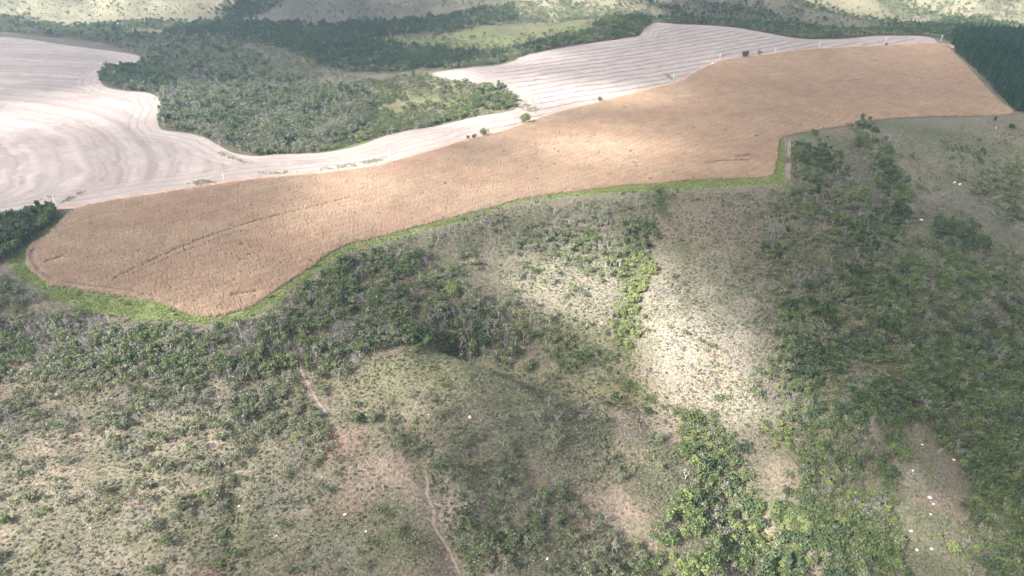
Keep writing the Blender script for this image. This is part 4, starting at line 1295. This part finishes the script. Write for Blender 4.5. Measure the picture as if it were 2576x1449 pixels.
# cattle (zebu type): one body mesh
def cow_mesh(name, mat):
    bm = bmesh.new()
    J = {}
    lay = bm.verts.layers.skin.verify()

    def v(n, x, y, z, rx, ry=None):
        a = bm.verts.new((x, y, z))
        a[lay].radius = (rx, ry or rx)
        J[n] = a
    v('hip', -0.72, 0, 1.15, 0.27, 0.30)
    v('belly', -0.15, 0, 1.08, 0.36, 0.40)
    v('chest', 0.45, 0, 1.12, 0.32, 0.38)
    v('hump', 0.52, 0, 1.48, 0.14)
    v('neck', 0.85, 0, 1.20, 0.19)
    v('head', 1.12, 0, 1.05, 0.135)
    v('muzzle', 1.38, 0, 0.82, 0.085)
    v('tail', -1.02, 0, 1.15, 0.05)
    v('tailend', -1.06, 0, 0.55, 0.03)
    for s, t in ((1, 'l'), (-1, 'r')):
        v('sh' + t, 0.48, 0.18 * s, 0.78, 0.125)
        v('kn' + t, 0.52, 0.18 * s, 0.42, 0.07)
        v('ho' + t, 0.50, 0.18 * s, 0.03, 0.065)
        v('th' + t, -0.70, 0.19 * s, 0.85, 0.16)
        v('hk' + t, -0.86, 0.19 * s, 0.48, 0.07)
        v('hh' + t, -0.78, 0.19 * s, 0.03, 0.065)
        v('ear' + t, 1.05, 0.24 * s, 1.08, 0.04)
        v('hrn' + t, 1.08, 0.16 * s, 1.30, 0.022)
    E = [('hip', 'belly'), ('belly', 'chest'), ('chest', 'hump'), ('chest', 'neck'), ('neck', 'head'), ('head', 'muzzle'), ('hip', 'tail'), ('tail', 'tailend')]
    for t in 'lr':
        E += [('chest', 'sh' + t), ('sh' + t, 'kn' + t), ('kn' + t, 'ho' + t), ('hip', 'th' + t), ('th' + t, 'hk' + t), ('hk' + t, 'hh' + t), ('head', 'ear' + t), ('head', 'hrn' + t)]
    for a, b in E:
        bm.edges.new((J[a], J[b]))
    J['belly'][lay].use_root = True
    me = bpy.data.meshes.new(name)
    bm.to_mesh(me)
    bm.free()
    o = bpy.data.objects.new(name, me)
    COL.objects.link(o)
    o.modifiers.new("skin", 'SKIN').use_smooth_shade = True
    o.modifiers.new("sub", 'SUBSURF').levels = 1
    dg = bpy.context.evaluated_depsgraph_get()
    out = bpy.data.meshes.new_from_object(o.evaluated_get(dg))
    bpy.data.objects.remove(o)
    out.materials.clear()
    out.materials.append(M[mat])
    return out


cow_w, cow_t, cow_b = cow_mesh("cow_white", 'hide_white'), cow_mesh("cow_tan", 'hide_tan'), cow_mesh("cow_black", 'hide_black')
for me_, dx, dy, a, s, lb in ((cow_w, 2400.5, 461.5, 20, 1.05, "left white cow of the grazing pair on the shaded pasture"), (cow_w, 2414, 466, 200, 1.05, "right white cow of the grazing pair on the shaded pasture"),
                              (cow_w, 2317, 556, 160, 1.1, "white cow grazing alone on the shaded pasture"), (cow_t, 2284.5, 520.5, 30, 0.7, "smaller upper calf of the tan pair by the trees"),
                              (cow_t, 2288, 527.5, 350, 0.8, "lower calf of the tan pair by the trees"), (cow_b, 2429, 456, 10, 1.05, "black cow standing above the white pair"),
                              (cow_w, 2506, 324, 250, 0.95, "white cow on the green pasture near the plantation"), (cow_b, 2509, 323.5, 80, 0.9, "black cow beside the white one near the plantation")):
    x, y, z = ground_pt(dx, dy)
    tag(link("cow", me_, None, (x, y, z), R(a), s), lb, "cow", "cattle on the right-hand pasture")
    keep_clear.append((x, y, 5.0))


# two white cars on the track
def car(dx, dy, yaw, label):
    x, y, z = ground_pt(dx, dy)
    e = link("car", None, None, (x, y, z + 0.2), yaw)
    prof = [(-2.15, 0.35), (-2.2, 0.75), (-2.1, 0.98), (-1.75, 1.02), (-1.3, 1.46), (0.25, 1.48), (0.95, 1.0), (1.95, 0.88), (2.18, 0.65), (2.15, 0.35)]
    g = Geo()
    n = len(prof)
    vs = []
    for s in (-1, 1):
        for px, pz in prof:
            w = 0.86 if pz < 1.05 else 0.68
            vs.append((px, s * w, pz))
    g.add(vs, [(i, (i + 1) % n, n + (i + 1) % n, n + i) for i in range(n)], None)
    mid = [(0.0, -0.86, 0.7), (0.0, 0.86, 0.7)]
    g.add(vs + mid, None, [(i, (i + 1) % n, 2 * n) for i in range(n)] + [(n + (i + 1) % n, n + i, 2 * n + 1) for i in range(n)])
    body = link("body", g.mesh("car_body", 'paint'), e)
    for s, nm in ((-1, "side_window"), (1, "side_window")):
        q = [(-1.55, s * 0.80, 1.06), (0.75, s * 0.80, 1.06), (0.22, s * 0.715, 1.40), (-1.22, s * 0.715, 1.40)]
        link(nm, mesh_np("car_side_window", q, np.array([[0, 1, 2, 3] if s < 0 else [3, 2, 1, 0]]), ['glass']), e)
    for nm, q in (("windscreen", [(0.93, -0.66, 1.04), (0.93, 0.66, 1.04), (0.32, 0.6, 1.465), (0.32, -0.6, 1.465)]),
                  ("rear_window", [(-1.72, 0.66, 1.06), (-1.72, -0.66, 1.06), (-1.34, -0.6, 1.45), (-1.34, 0.6, 1.45)])):
        q = [(a + (0.03 if nm[0] == 'w' else -0.03), b, c + 0.02) for a, b, c in q]
        link(nm, mesh_np("car_" + nm, q, np.array([[0, 1, 2, 3]]), ['glass']), e)
    for wx in (-1.35, 1.35):
        for s in (-1, 1):
            w = link("wheel", Geo().tube([(0, -0.1, 0), (0, 0.1, 0)], 0.33, 14).mesh("car_tyre", 'rubber'), e, (wx, s * 0.80, 0.13))
            link("rim", Geo().tube([(0, -0.115, 0), (0, 0.115, 0)], 0.2, 10).mesh("car_rim", 'steel'), w)
    for s in (-1, 1):
        link("headlight", Geo().box((2.1, s * 0.62, 0.74), (0.14, 0.36, 0.14)).mesh("car_headlight", 'lamp_clear'), e)
        link("tail_light", Geo().box((-2.14, s * 0.68, 0.82), (0.12, 0.26, 0.2)).mesh("car_tail_light", 'lamp_red'), e)
    tag(e, label, "car", "white cars on the dirt track")


tr = smooth_line(W_track, 3.0, False)


def yaw_on_track(dx, dy):
    x, y, _ = ground_pt(dx, dy)
    i = int(np.argmin(np.hypot(tr[:, 0] - x, tr[:, 1] - y)))
    d = tr[min(i + 3, len(tr) - 1)] - tr[max(i - 3, 0)]
    return math.atan2(d[1], d[0])


car(1793, 160.5, yaw_on_track(1793, 160.5), "white car parked on the red bend of the track near a pole")
car(1350, 300.5, yaw_on_track(1350, 300.5), "white car half hidden behind the bright round roadside tree")

# wire fence along the verge
def fence(line_d, step, label):
    L_ = densify(smooth_line(cast(line_d), 2.0, False), 0.5, False)
    s = np.concatenate([[0], np.cumsum(np.hypot(*np.diff(L_, axis=0).T))])
    ss = np.arange(0, s[-1], step)
    px, py = np.interp(ss, s, L_[:, 0]), np.interp(ss, s, L_[:, 1])
    pz = ground_at(px, py)
    e = link("wire_fence", None, None, (px[0], py[0], pz[0]))
    post = [Geo().tube([(0, 0, -0.3), (0.02, 0.01, 0.7), (0, 0, 1.4)], [0.10, 0.09, 0.08], 6).mesh("fence_post", 'wood') for _ in range(2)]
    o = np.array([px[0], py[0], pz[0]])
    for k in range(len(px)):
        q = link("post", post[k % 2], e, tuple(np.array([px[k], py[k], pz[k]]) - o), rng.uniform(0, 6), float(rng.uniform(0.9, 1.08)))
        q.rotation_euler = (rng.normal(0, 0.04), rng.normal(0, 0.04), rng.uniform(0, 6))
    for h in (0.4, 0.75, 1.1):
        g = Geo()
        g.tube([tuple(np.array([px[k], py[k], pz[k] + h]) - o) for k in range(len(px))], 0.012, 3, False)
        link("wire", g.mesh("fence_wire", 'wire'), e)
    tag(e, label, "fence")


fence([(868, 639), (969, 614), (1044, 592), (1120, 571.5), (1220, 545.5), (1288, 519), (1375, 505.5), (1475, 494), (1538, 488.5), (1613, 484.5), (1713, 479.5), (1838, 473.5), (1931, 468.5), (1974, 466)],
      4.5, "wire fence on grey posts along the lower edge of the green verge")
fence([(1976, 466), (1976.5, 445), (1975, 362), (1974, 349)], 5.5, "short wire fence on grey posts beside the upright arm of the green verge")

# ------------------------------------------------------------------ plants as objects (the largest in view) and as stuff (the rest)
kinds = np.array([p[0] for p in plants])
var = np.array([p[1] for p in plants])
X, Y = np.array([p[2] for p in plants]), np.array([p[3] for p in plants])
S, RZ, SQ = np.array([p[4] for p in plants]), np.array([p[5] for p in plants]), np.array([p[6] for p in plants])
keep = np.ones(len(X), bool)
for cx, cy, cr in keep_clear:
    keep &= np.hypot(X - cx, Y - cy) > cr
dt = poly_dist(X, Y, W_track)
keep &= dt > 4.0
for p, w in paths_d:
    keep &= poly_dist(X, Y, cast(p)) > w * 0.5 + 0.9
bare_d = [[(955, 1150), (1040, 1175), (1080, 1250), (1098, 1320), (1150, 1400), (1195, 1470), (1125, 1470), (1078, 1370), (1045, 1290), (975, 1225), (930, 1180)], [(815, 1075), (890, 1085), (905, 1120), (850, 1135)],
          [(1450, 1240), (1560, 1230), (1640, 1330), (1610, 1360), (1540, 1330)], [(1935, 1140), (1985, 1150), (2040, 1240), (1960, 1250)], [(1900, 1290), (1930, 1290), (1955, 1370), (1925, 1370)]]
for p in bare_d:
    keep &= ~(poly_in(X, Y, cast(p)) & (rng.uniform(0, 1, len(X)) < 0.85))
isz = poly_in(X, Y, np.concatenate([to_plateau(strip_out), to_plateau([(1969, 346)] + corn_low[6:] + corn_top[:4])]))
keep &= ~(isz & ~np.char.startswith(kinds, "shrub"))
kinds, var, X, Y, S, RZ, SQ = (a[keep] for a in (kinds, var, X, Y, S, RZ, SQ))
Zg = ground_at(X, Y)
PX, PY, PZ = project(X, Y, Zg + 2)
in_frame = (PX > 15) & (PX < 2561) & (PY > 20) & (PY < 1440)
rad0 = np.array([P[k][v][3] for k, v in zip(kinds, var)])
look = np.where(in_frame, rad0 * S / PZ, 0)
fam = np.where(np.char.startswith(kinds, "shrub"), "shrub", np.where(kinds == "euc", "eucalyptus", np.where((kinds == "grey"), "bare", "tree")))
ORD = ["", "nearest", "second nearest", "third nearest", "fourth nearest", "fifth nearest", "sixth nearest", "seventh nearest", "eighth nearest", "ninth nearest", "tenth nearest", "eleventh nearest",
       "twelfth nearest", "thirteenth nearest", "fourteenth nearest", "fifteenth nearest", "sixteenth nearest", "seventeenth nearest", "eighteenth nearest", "nineteenth nearest"]
TENS = {2: "twent", 3: "thirt", 4: "fort", 5: "fift", 6: "sixt", 7: "sevent", 8: "eight", 9: "ninet"}
UNIT = ["", "first", "second", "third", "fourth", "fifth", "sixth", "seventh", "eighth", "ninth"]


def ordinal(n):
    if n < 20:
        return ORD[n]
    if n >= 100:
        return "more distant " + str(n)
    t, u = divmod(n, 10)
    return (TENS[t] + ("ieth" if u == 0 else "y-" + UNIT[u])) + " nearest"


LOOKW = {'olive': "olive leafy", 'green': "mid-green leafy", 'dark': "dark green", 'bright': "yellow-green", 'pale': "pale-trunked olive", 'grey': "grey leafless", 'euc': "dark slender",
         'shrub_olive': "olive", 'shrub_green': "green", 'shrub_dark': "dark green", 'shrub_bright': "yellow-green", 'shrub_grey': "grey twiggy"}
GROUPS = {'tree': "trees of the near scrub slopes", 'shrub': "low shrubs of the near grass slopes", 'eucalyptus': "plantation trees beside the corn", 'bare': "grey leafless trees of the near slopes"}
NAMES = {'tree': ("tree", "tree", "trunk", "crown"), 'shrub': ("shrub", "shrub", "stem", "foliage"), 'eucalyptus': ("eucalyptus_tree", "tree", "trunk", "crown"), 'bare': ("leafless_tree", "tree", "trunk", "twigs")}
LIMIT = {'tree': 300, 'shrub': 300, 'eucalyptus': 300, 'bare': 200}
LM = np.array([(a[1], a[2]) for a in landmarks])
single = np.zeros(len(X), bool)
euc_edge = to_plateau([(2389, 108), (2408, 136), (2458, 180), (2520, 248), (2546, 276)])
for f, lim in LIMIT.items():
    idx = np.where((fam == f) & in_frame)[0]
    if f == 'eucalyptus':
        score = look[idx] / (1 + poly_dist(X[idx], Y[idx], euc_edge) / 12.0)
    else:
        score = look[idx]
    idx = idx[np.argsort(-score)][:lim]
    single[idx] = True
    nm, cat, p1, p2 = NAMES[f]
    count = {}
    order = idx
    if f == 'eucalyptus':
        order = idx[np.argsort(poly_dist(X[idx], Y[idx], euc_edge))]
        tpos = np.clip((PY[order] - 100) / 175.0, 0, 0.999)
    else:
        d = np.hypot(X[idx][:, None] - LM[:, 0], Y[idx][:, None] - LM[:, 1])
        near = d.argmin(1)
        o2 = np.argsort(d.min(1))
        order, near = idx[o2], near[o2]
    for n, i in enumerate(order):
        k, v = kinds[i], var[i]
        if f == 'eucalyptus':
            seg = int(tpos[n] * 6)
            where = ("far", "second", "third", "fourth", "fifth", "near")[seg]
            count[seg] = count.get(seg, 0) + 1
            label = f"slender plantation tree, {ordinal(count[seg])} to corn, {where} sixth of plantation edge"
        else:
            key = (near[n], k)
            count[key] = count.get(key, 0) + 1
            label = f"{LOOKW[k]} {'shrub' if f == 'shrub' else 'tree'}, {ordinal(count[key])} to {landmarks[near[n]][0]}"
        e = link(nm, None, None, (X[i], Y[i], Zg[i]), RZ[i], (S[i], S[i], S[i] * SQ[i]))
        link(p1, P[k][v][0], e)
        c_ = link(p2, P[k][v][1], e)
        if p2 == "twigs":
            c_["kind"] = "stuff"
        tag(e, label, cat, GROUPS[f])
for f, nm in (('tree', "woodland_trees"), ('shrub', "scrub_bushes"), ('eucalyptus', "plantation_woodland"), ('bare', "leafless_woodland")):
    idx = np.where((fam == f) & ~single)[0]
    protos, start = [], {}
    for k in sorted(set(kinds[idx])):
        start[k] = len(protos)
        protos += [m[2] for m in P[k]]
    ix = np.array([start[k] + v for k, v in zip(kinds[idx], var[idx])])
    instancer(nm, np.stack([X[idx], Y[idx], Zg[idx]], 1), np.stack([0 * X[idx], 0 * X[idx], RZ[idx]], 1), np.stack([S[idx], S[idx], S[idx] * SQ[idx]], 1), ix, protos)


# ------------------------------------------------------------------ corn, grass and weeds (uncountable)
def scatter_flat(name, x, y, protos, smin, smax, off=0.0):
    n = len(x)
    z = ground_at(x, y) + off
    s = rng.uniform(smin, smax, n)
    instancer(name, np.stack([x, y, z], 1), np.stack([0 * x, 0 * x, rng.uniform(0, 6.28, n)], 1), np.stack([s, s, s * rng.uniform(0.85, 1.15, n)], 1), rng.integers(0, len(protos), n), protos)
    return n


cx_, cy_ = jitter_grid(corn_line, 1.12)
gap = np.zeros(len(cx_), bool)
for line, w in (([(285, 705), (400, 650), (520, 600), (640, 560), (760, 530), (880, 500)], 1.15), ([(325, 695), (430, 650), (560, 600), (650, 575)], 0.95),
                ([(120, 660), (135, 657), (157, 650)], 2.2), ([(84, 632), (82, 650), (92, 672), (110, 690), (150, 712), (230, 725), (290, 732), (390, 752)], 1.6), ([(590, 745), (640, 737)], 2.0),
                ([(2070, 210), (2130, 205), (2185, 199)], 1.8), ([(2310, 176), (2340, 177)], 2.0), ([(1780, 412), (1830, 407), (1880, 405)], 2.4), ([(1850, 398), (1885, 392)], 2.2)):
    l = smooth_line(cast(line), 3.0, False)
    gap |= poly_dist(cx_, cy_, l) < w * (0.6 + 0.8 * fbm(cx_ / 6, cy_ / 6, 3, 2))
gap |= fbm(cx_ / 7.0, cy_ / 7.0, 63, 3) > 0.80
cx_, cy_ = cx_[~gap], cy_[~gap]
n_corn = scatter_flat("corn_plants", cx_, cy_, [corn_clump() for _ in range(6)], 0.86, 1.16)

verge_poly = np.concatenate([strip_line, to_plateau([(1969, 346)] + corn_low[6:] + corn_top[:4])])
gx_, gy_ = jitter_grid(verge_poly, 0.95, 1.6)
k = fbm(gx_ / 6.0, gy_ / 6.0, 19, 3) + rng.uniform(-0.1, 0.1, len(gx_)) > 0.36
gx_, gy_ = gx_[k], gy_[k]
scatter_flat("verge_grass", gx_, gy_, [tuft(9, 0.55, 0.5, 'tuft_green') for _ in range(3)] + [tuft(9, 0.5, 0.5, 'tuft_olive'), tuft(9, 0.6, 0.5, 'tuft_olive'), tuft(8, 0.6, 0.5, 'green')], 0.6, 1.6)
patches = [T(0, 1, (1850, 435), (1900, 390), (1990, 355), (2080, 355), (2190, 385), (2100, 402), (1950, 430)),
           T(0, 1, (575, 600), (620, 560), (720, 520), (800, 475), (865, 490), (800, 520), (720, 560), (640, 602)),
           T(0, 1, (400, 555), (440, 525), (520, 520), (520, 548)),
           T(1, 1, (560, 280), (680, 240), (900, 200), (1100, 165), (1300, 135), (1320, 155), (1150, 200), (900, 235), (700, 262)),
           T(1, 1, (0, 290), (400, 262), (430, 280), (100, 305)),
           T(2, 0, (20, 1010), (60, 985), (140, 1040), (220, 1060), (270, 1050), (270, 1110), (200, 1130), (130, 1110), (60, 1080)),
           T(2, 0, (1500, 740), (1560, 745), (1630, 800), (1620, 812)), T(0, 1, (2180, 70), (2280, 100), (2450, 160), (2570, 200), (2450, 190), (2250, 130)),
           T(2, 0, (1740, 790), (1800, 745), (1900, 700), (1980, 655), (1990, 662), (1900, 715), (1810, 760))]
wx, wy = [], []
for p in patches:
    a_, b_ = jitter_grid(cast(p), 0.85, 1.3)
    k_ = fbm(a_ / 3.5, b_ / 3.5, 29, 2) > 0.42
    a_, b_ = a_[k_], b_[k_]
    wx.append(a_)
    wy.append(b_)
scatter_flat("weed_patches", np.concatenate(wx), np.concatenate(wy), [tuft(8, 0.5, 0.42, 'tuft_olive'), tuft(8, 0.5, 0.42, 'tuft_olive'), tuft(8, 0.5, 0.42, 'tuft_green')], 0.7, 1.4, 0.1)
ex = [W_corn_top[3:]]
el = densify(W_corn_top[4:], 0.8, False)
el = el + rng.normal(0, 0.5, el.shape) + np.array([[0.2, 0.9]])
scatter_flat("track_side_weeds", el[:, 0], el[:, 1], [tuft(8, 0.6, 0.4, 'tuft_olive'), tuft(8, 0.6, 0.4, 'green')], 0.5, 1.2, 0.1)

# tussocks over the near slopes
near_poly = cast([(-150, 690), (100, 745), (520, 822), (700, 775), (860, 645), (1290, 525), (1640, 490), (1975, 472), (1980, 352), (2230, 312), (2560, 300), (2760, 400), (2760, 1500), (-150, 1500)])
hx, hy = jitter_grid(near_poly, 1.75)
k = ~(poly_in(hx, hy, W_strip) | poly_in(hx, hy, W_corn))
hx, hy = hx[k], hy[k]
for p in bare_d:
    k = ~(poly_in(hx, hy, cast(p)) & (rng.uniform(0, 1, len(hx)) < 0.8))
    hx, hy = hx[k], hy[k]
cl = fbm(hx / 9.0, hy / 9.0, 13, 3)
k = cl + rng.uniform(-0.15, 0.15, len(hx)) > 0.42
hx, hy = hx[k], hy[k]
scatter_flat("dry_tussocks", hx, hy, [tuft(7, 0.5, 0.5, 'tuft_dry'), tuft(7, 0.5, 0.5, 'tuft_olive'), tuft(7, 0.5, 0.55, 'tuft_olive'), tuft(7, 0.45, 0.5, 'olive')], 0.6, 1.5)

# ------------------------------------------------------------------ broken cloud layer that shades the land (outside the picture, above it)
CLOUD_Z, SIGMA = 640.0, 0.085
lit = [(430, 600, 420, 130, 0.20), (680, 275, 310, 95, 0.55), (1700, 330, 250, 60, 0.14),  # sunlit openings: centre and half-axes in the photograph, how open
    (120, 290, 300, 48, 1.0), (120, 420, 420, 90, 0.36), (700, 400, 250, 40, 0.5), (1010, 362, 150, 36, 0.7), (1155, 190, 85, 17, 1.0), (1300, 225, 140, 50, 0.75), (1480, 238, 190, 28, 1.0), (1220, 300, 110, 36, 0.9),
    (1130, 260, 150, 45, 0.6), (1320, 145, 120, 16, 0.75), (905, 475, 170, 100, 1.0), (1070, 500, 300, 75, 0.66), (780, 560, 110, 60, 0.6), (1500, 372, 210, 52, 1.0), (1300, 460, 260, 60, 0.66),
    (1440, 690, 210, 105, 1.0), (1580, 720, 200, 150, 1.0), (1760, 880, 200, 170, 1.0), (1890, 1010, 140, 110, 1.0), (1890, 1330, 260, 180, 1.0), (1720, 1180, 140, 100, 0.8),
    (330, 1180, 520, 260, 0.76), (300, 860, 400, 120, 0.66), (950, 960, 280, 110, 0.55), (250, 20, 330, 50, 0.95), (1430, 25, 190, 34, 0.95), (2380, 25, 330, 44, 0.95), (300, 75, 260, 14, 0.7), (2320, 1330, 150, 130, 0.6), (2300, 120, 60, 8, 0.35),
    (330, 190, 70, 40, 0.3), (1250, 110, 230, 24, 0.45), (-300, 350, 300, 160, 0.5), (2050, 1250, 110, 120, 0.35), (700, 620, 300, 90, 0.25), (1880, 40, 70, 8, 0.0)]
dark = [(850, 25, 270, 70, 1.0), (860, 120, 260, 60, 0.8), (2470, 1000, 200, 260, 0.7), (2130, 850, 150, 170, 0.6), (1880, 50, 230, 42, 1.0), (2300, 640, 310, 340, 1.0), (480, 150, 140, 40, 0.4), (1300, 1230, 220, 170, 0.6), (2250, 220, 330, 90, 0.7), (1850, 560, 180, 90, 0.5)]
NC = 260
cxs = np.linspace(-2700, 1900, NC)
cys = np.linspace(-1800, 2400, NC)
gx, gy = np.meshgrid(cxs, cys)
gx, gy = gx.ravel(), gy.ravel()
tz = CLOUD_Z / SUN_DIR[2]
ground_x, ground_y = gx - SUN_DIR[0] * tz, gy - SUN_DIR[1] * tz      # the ground spot each cloud point shades


def spot(cx, cy, rx, ry):
    c = cast([(cx, cy), (cx - rx, cy), (cx + rx, cy), (cx, cy - ry), (cx, cy + ry)])
    ax = np.hypot(*(c[2] - c[1])) / 2
    ay = np.hypot(*(c[4] - c[3])) / 2
    zc = ground_at(c[0, 0], c[0, 1]) / SUN_DIR[2]                       # ground above or below datum shifts its shadow
    ox, oy = c[0, 0] + SUN_DIR[0] * -zc * 1.0, c[0, 1] + SUN_DIR[1] * -zc * 1.0
    dv = (c[3] - c[4]) / (np.hypot(*(c[3] - c[4])) + 1e-6)
    px, py = ground_x - ox, ground_y - oy
    wob = 1 + 0.5 * (fbm(ground_x / 60.0, ground_y / 60.0, 77, 3) - 0.5)
    d = np.hypot((-px * dv[1] + py * dv[0]) / ax, (px * dv[0] + py * dv[1]) / ay) * wob
    return np.exp(-d ** 2.4)


open_ = 0.12 + 0.36 * (fbm(ground_x / 130.0, ground_y / 130.0, 87, 3) - 0.45)
far_side = 1 - smooth(np.abs(ground_x), 900, 1400)
for cx, cy, rx, ry, a_ in lit:
    w = spot(cx, cy, rx, ry)
    open_ = np.maximum(open_, open_ * (1 - w) + a_ * w)
for cx, cy, rx, ry, a_ in dark:
    open_ = open_ * (1 - 0.85 * a_ * spot(cx, cy, rx, ry))
open_ = np.clip(open_, 0.0, 1.0)
TRANS_MIN = 0.035
trans = TRANS_MIN + (1 - TRANS_MIN) * open_
thick = -np.log(trans) / SIGMA * SUN_DIR[2]
thick = np.where(thick < 0.25, 0.0, thick)
top = CLOUD_Z + thick * 0.7
bot = CLOUD_Z - thick * 0.3
nv = NC * NC
ii, jj = np.meshgrid(np.arange(NC - 1), np.arange(NC - 1), indexing='ij')
a = (ii * NC + jj).ravel()
quad = np.stack([a, a + 1, a + NC + 1, a + NC], 1)
has = (thick[quad] > 0).any(1)
border = (ii.ravel() == 0) | (jj.ravel() == 0) | (ii.ravel() == NC - 2) | (jj.ravel() == NC - 2)
edge_pt = np.zeros(nv, bool)
g2 = np.arange(nv).reshape(NC, NC)
edge_pt[np.concatenate([g2[0], g2[-1], g2[:, 0], g2[:, -1]])] = True
top = np.where(edge_pt, CLOUD_Z, top)
bot = np.where(edge_pt, CLOUD_Z, bot)
quad = quad[has]
shared = (thick <= 0) | edge_pt
bi = np.where(shared, np.arange(nv), np.arange(nv) + nv)
v = np.concatenate([np.stack([gx, gy, top], 1), np.stack([gx, gy, bot], 1)])
allq = np.concatenate([quad, bi[quad][:, ::-1]])
used = np.zeros(2 * nv, bool)
used[allq.ravel()] = True
remap = np.cumsum(used) - 1
cl_me = mesh_np("cloud_layer", v[used], remap[allq], [], None, True)
cmat, nt, N, L = new_mat("cloud_vapour")
vs_ = N.new("ShaderNodeVolumeScatter")
vs_.inputs["Color"].default_value = (0.98, 0.985, 1.0, 1)
vs_.inputs["Density"].default_value = SIGMA
vs_.inputs["Anisotropy"].default_value = 0.6
o_ = N.new("ShaderNodeOutputMaterial")
L.new(vs_.outputs[0], o_.inputs["Volume"])
cl_me.materials.append(cmat)
tag(link("cloud_layer", cl_me), kind="stuff")

# ------------------------------------------------------------------ thin haze over the valley
zmin, zmax = float(GZ.min()) - 1.5, max(float(GZ.max()) + 20.0, CAM_H + 5.0)
hz = Geo().box((0, 4000, (zmin + zmax) / 2), (26000, 12000, zmax - zmin))
hmat, nt, N, L = new_mat("haze_air")
pv = N.new("ShaderNodeVolumePrincipled")
pv.inputs["Color"].default_value = (0.55, 0.75, 1.0, 1)
pv.inputs["Density"].default_value = 0.00008
pv.inputs["Anisotropy"].default_value = 0.3
o_ = N.new("ShaderNodeOutputMaterial")
L.new(pv.outputs[0], o_.inputs["Volume"])
v_, f_ = hz.arrays()
tag(link("haze", mesh_np("haze", v_, f_, [hmat])), kind="stuff")

print("SCENE", "plants", len(X), {f: int((fam == f).sum()) for f in set(fam)}, "corn", n_corn, "tussocks", len(hx), "verge", len(gx_), "z", float(GZ.min()), float(GZ.max()))
print("POLES", [(round(a), round(b)) for a, b in pole_xy])
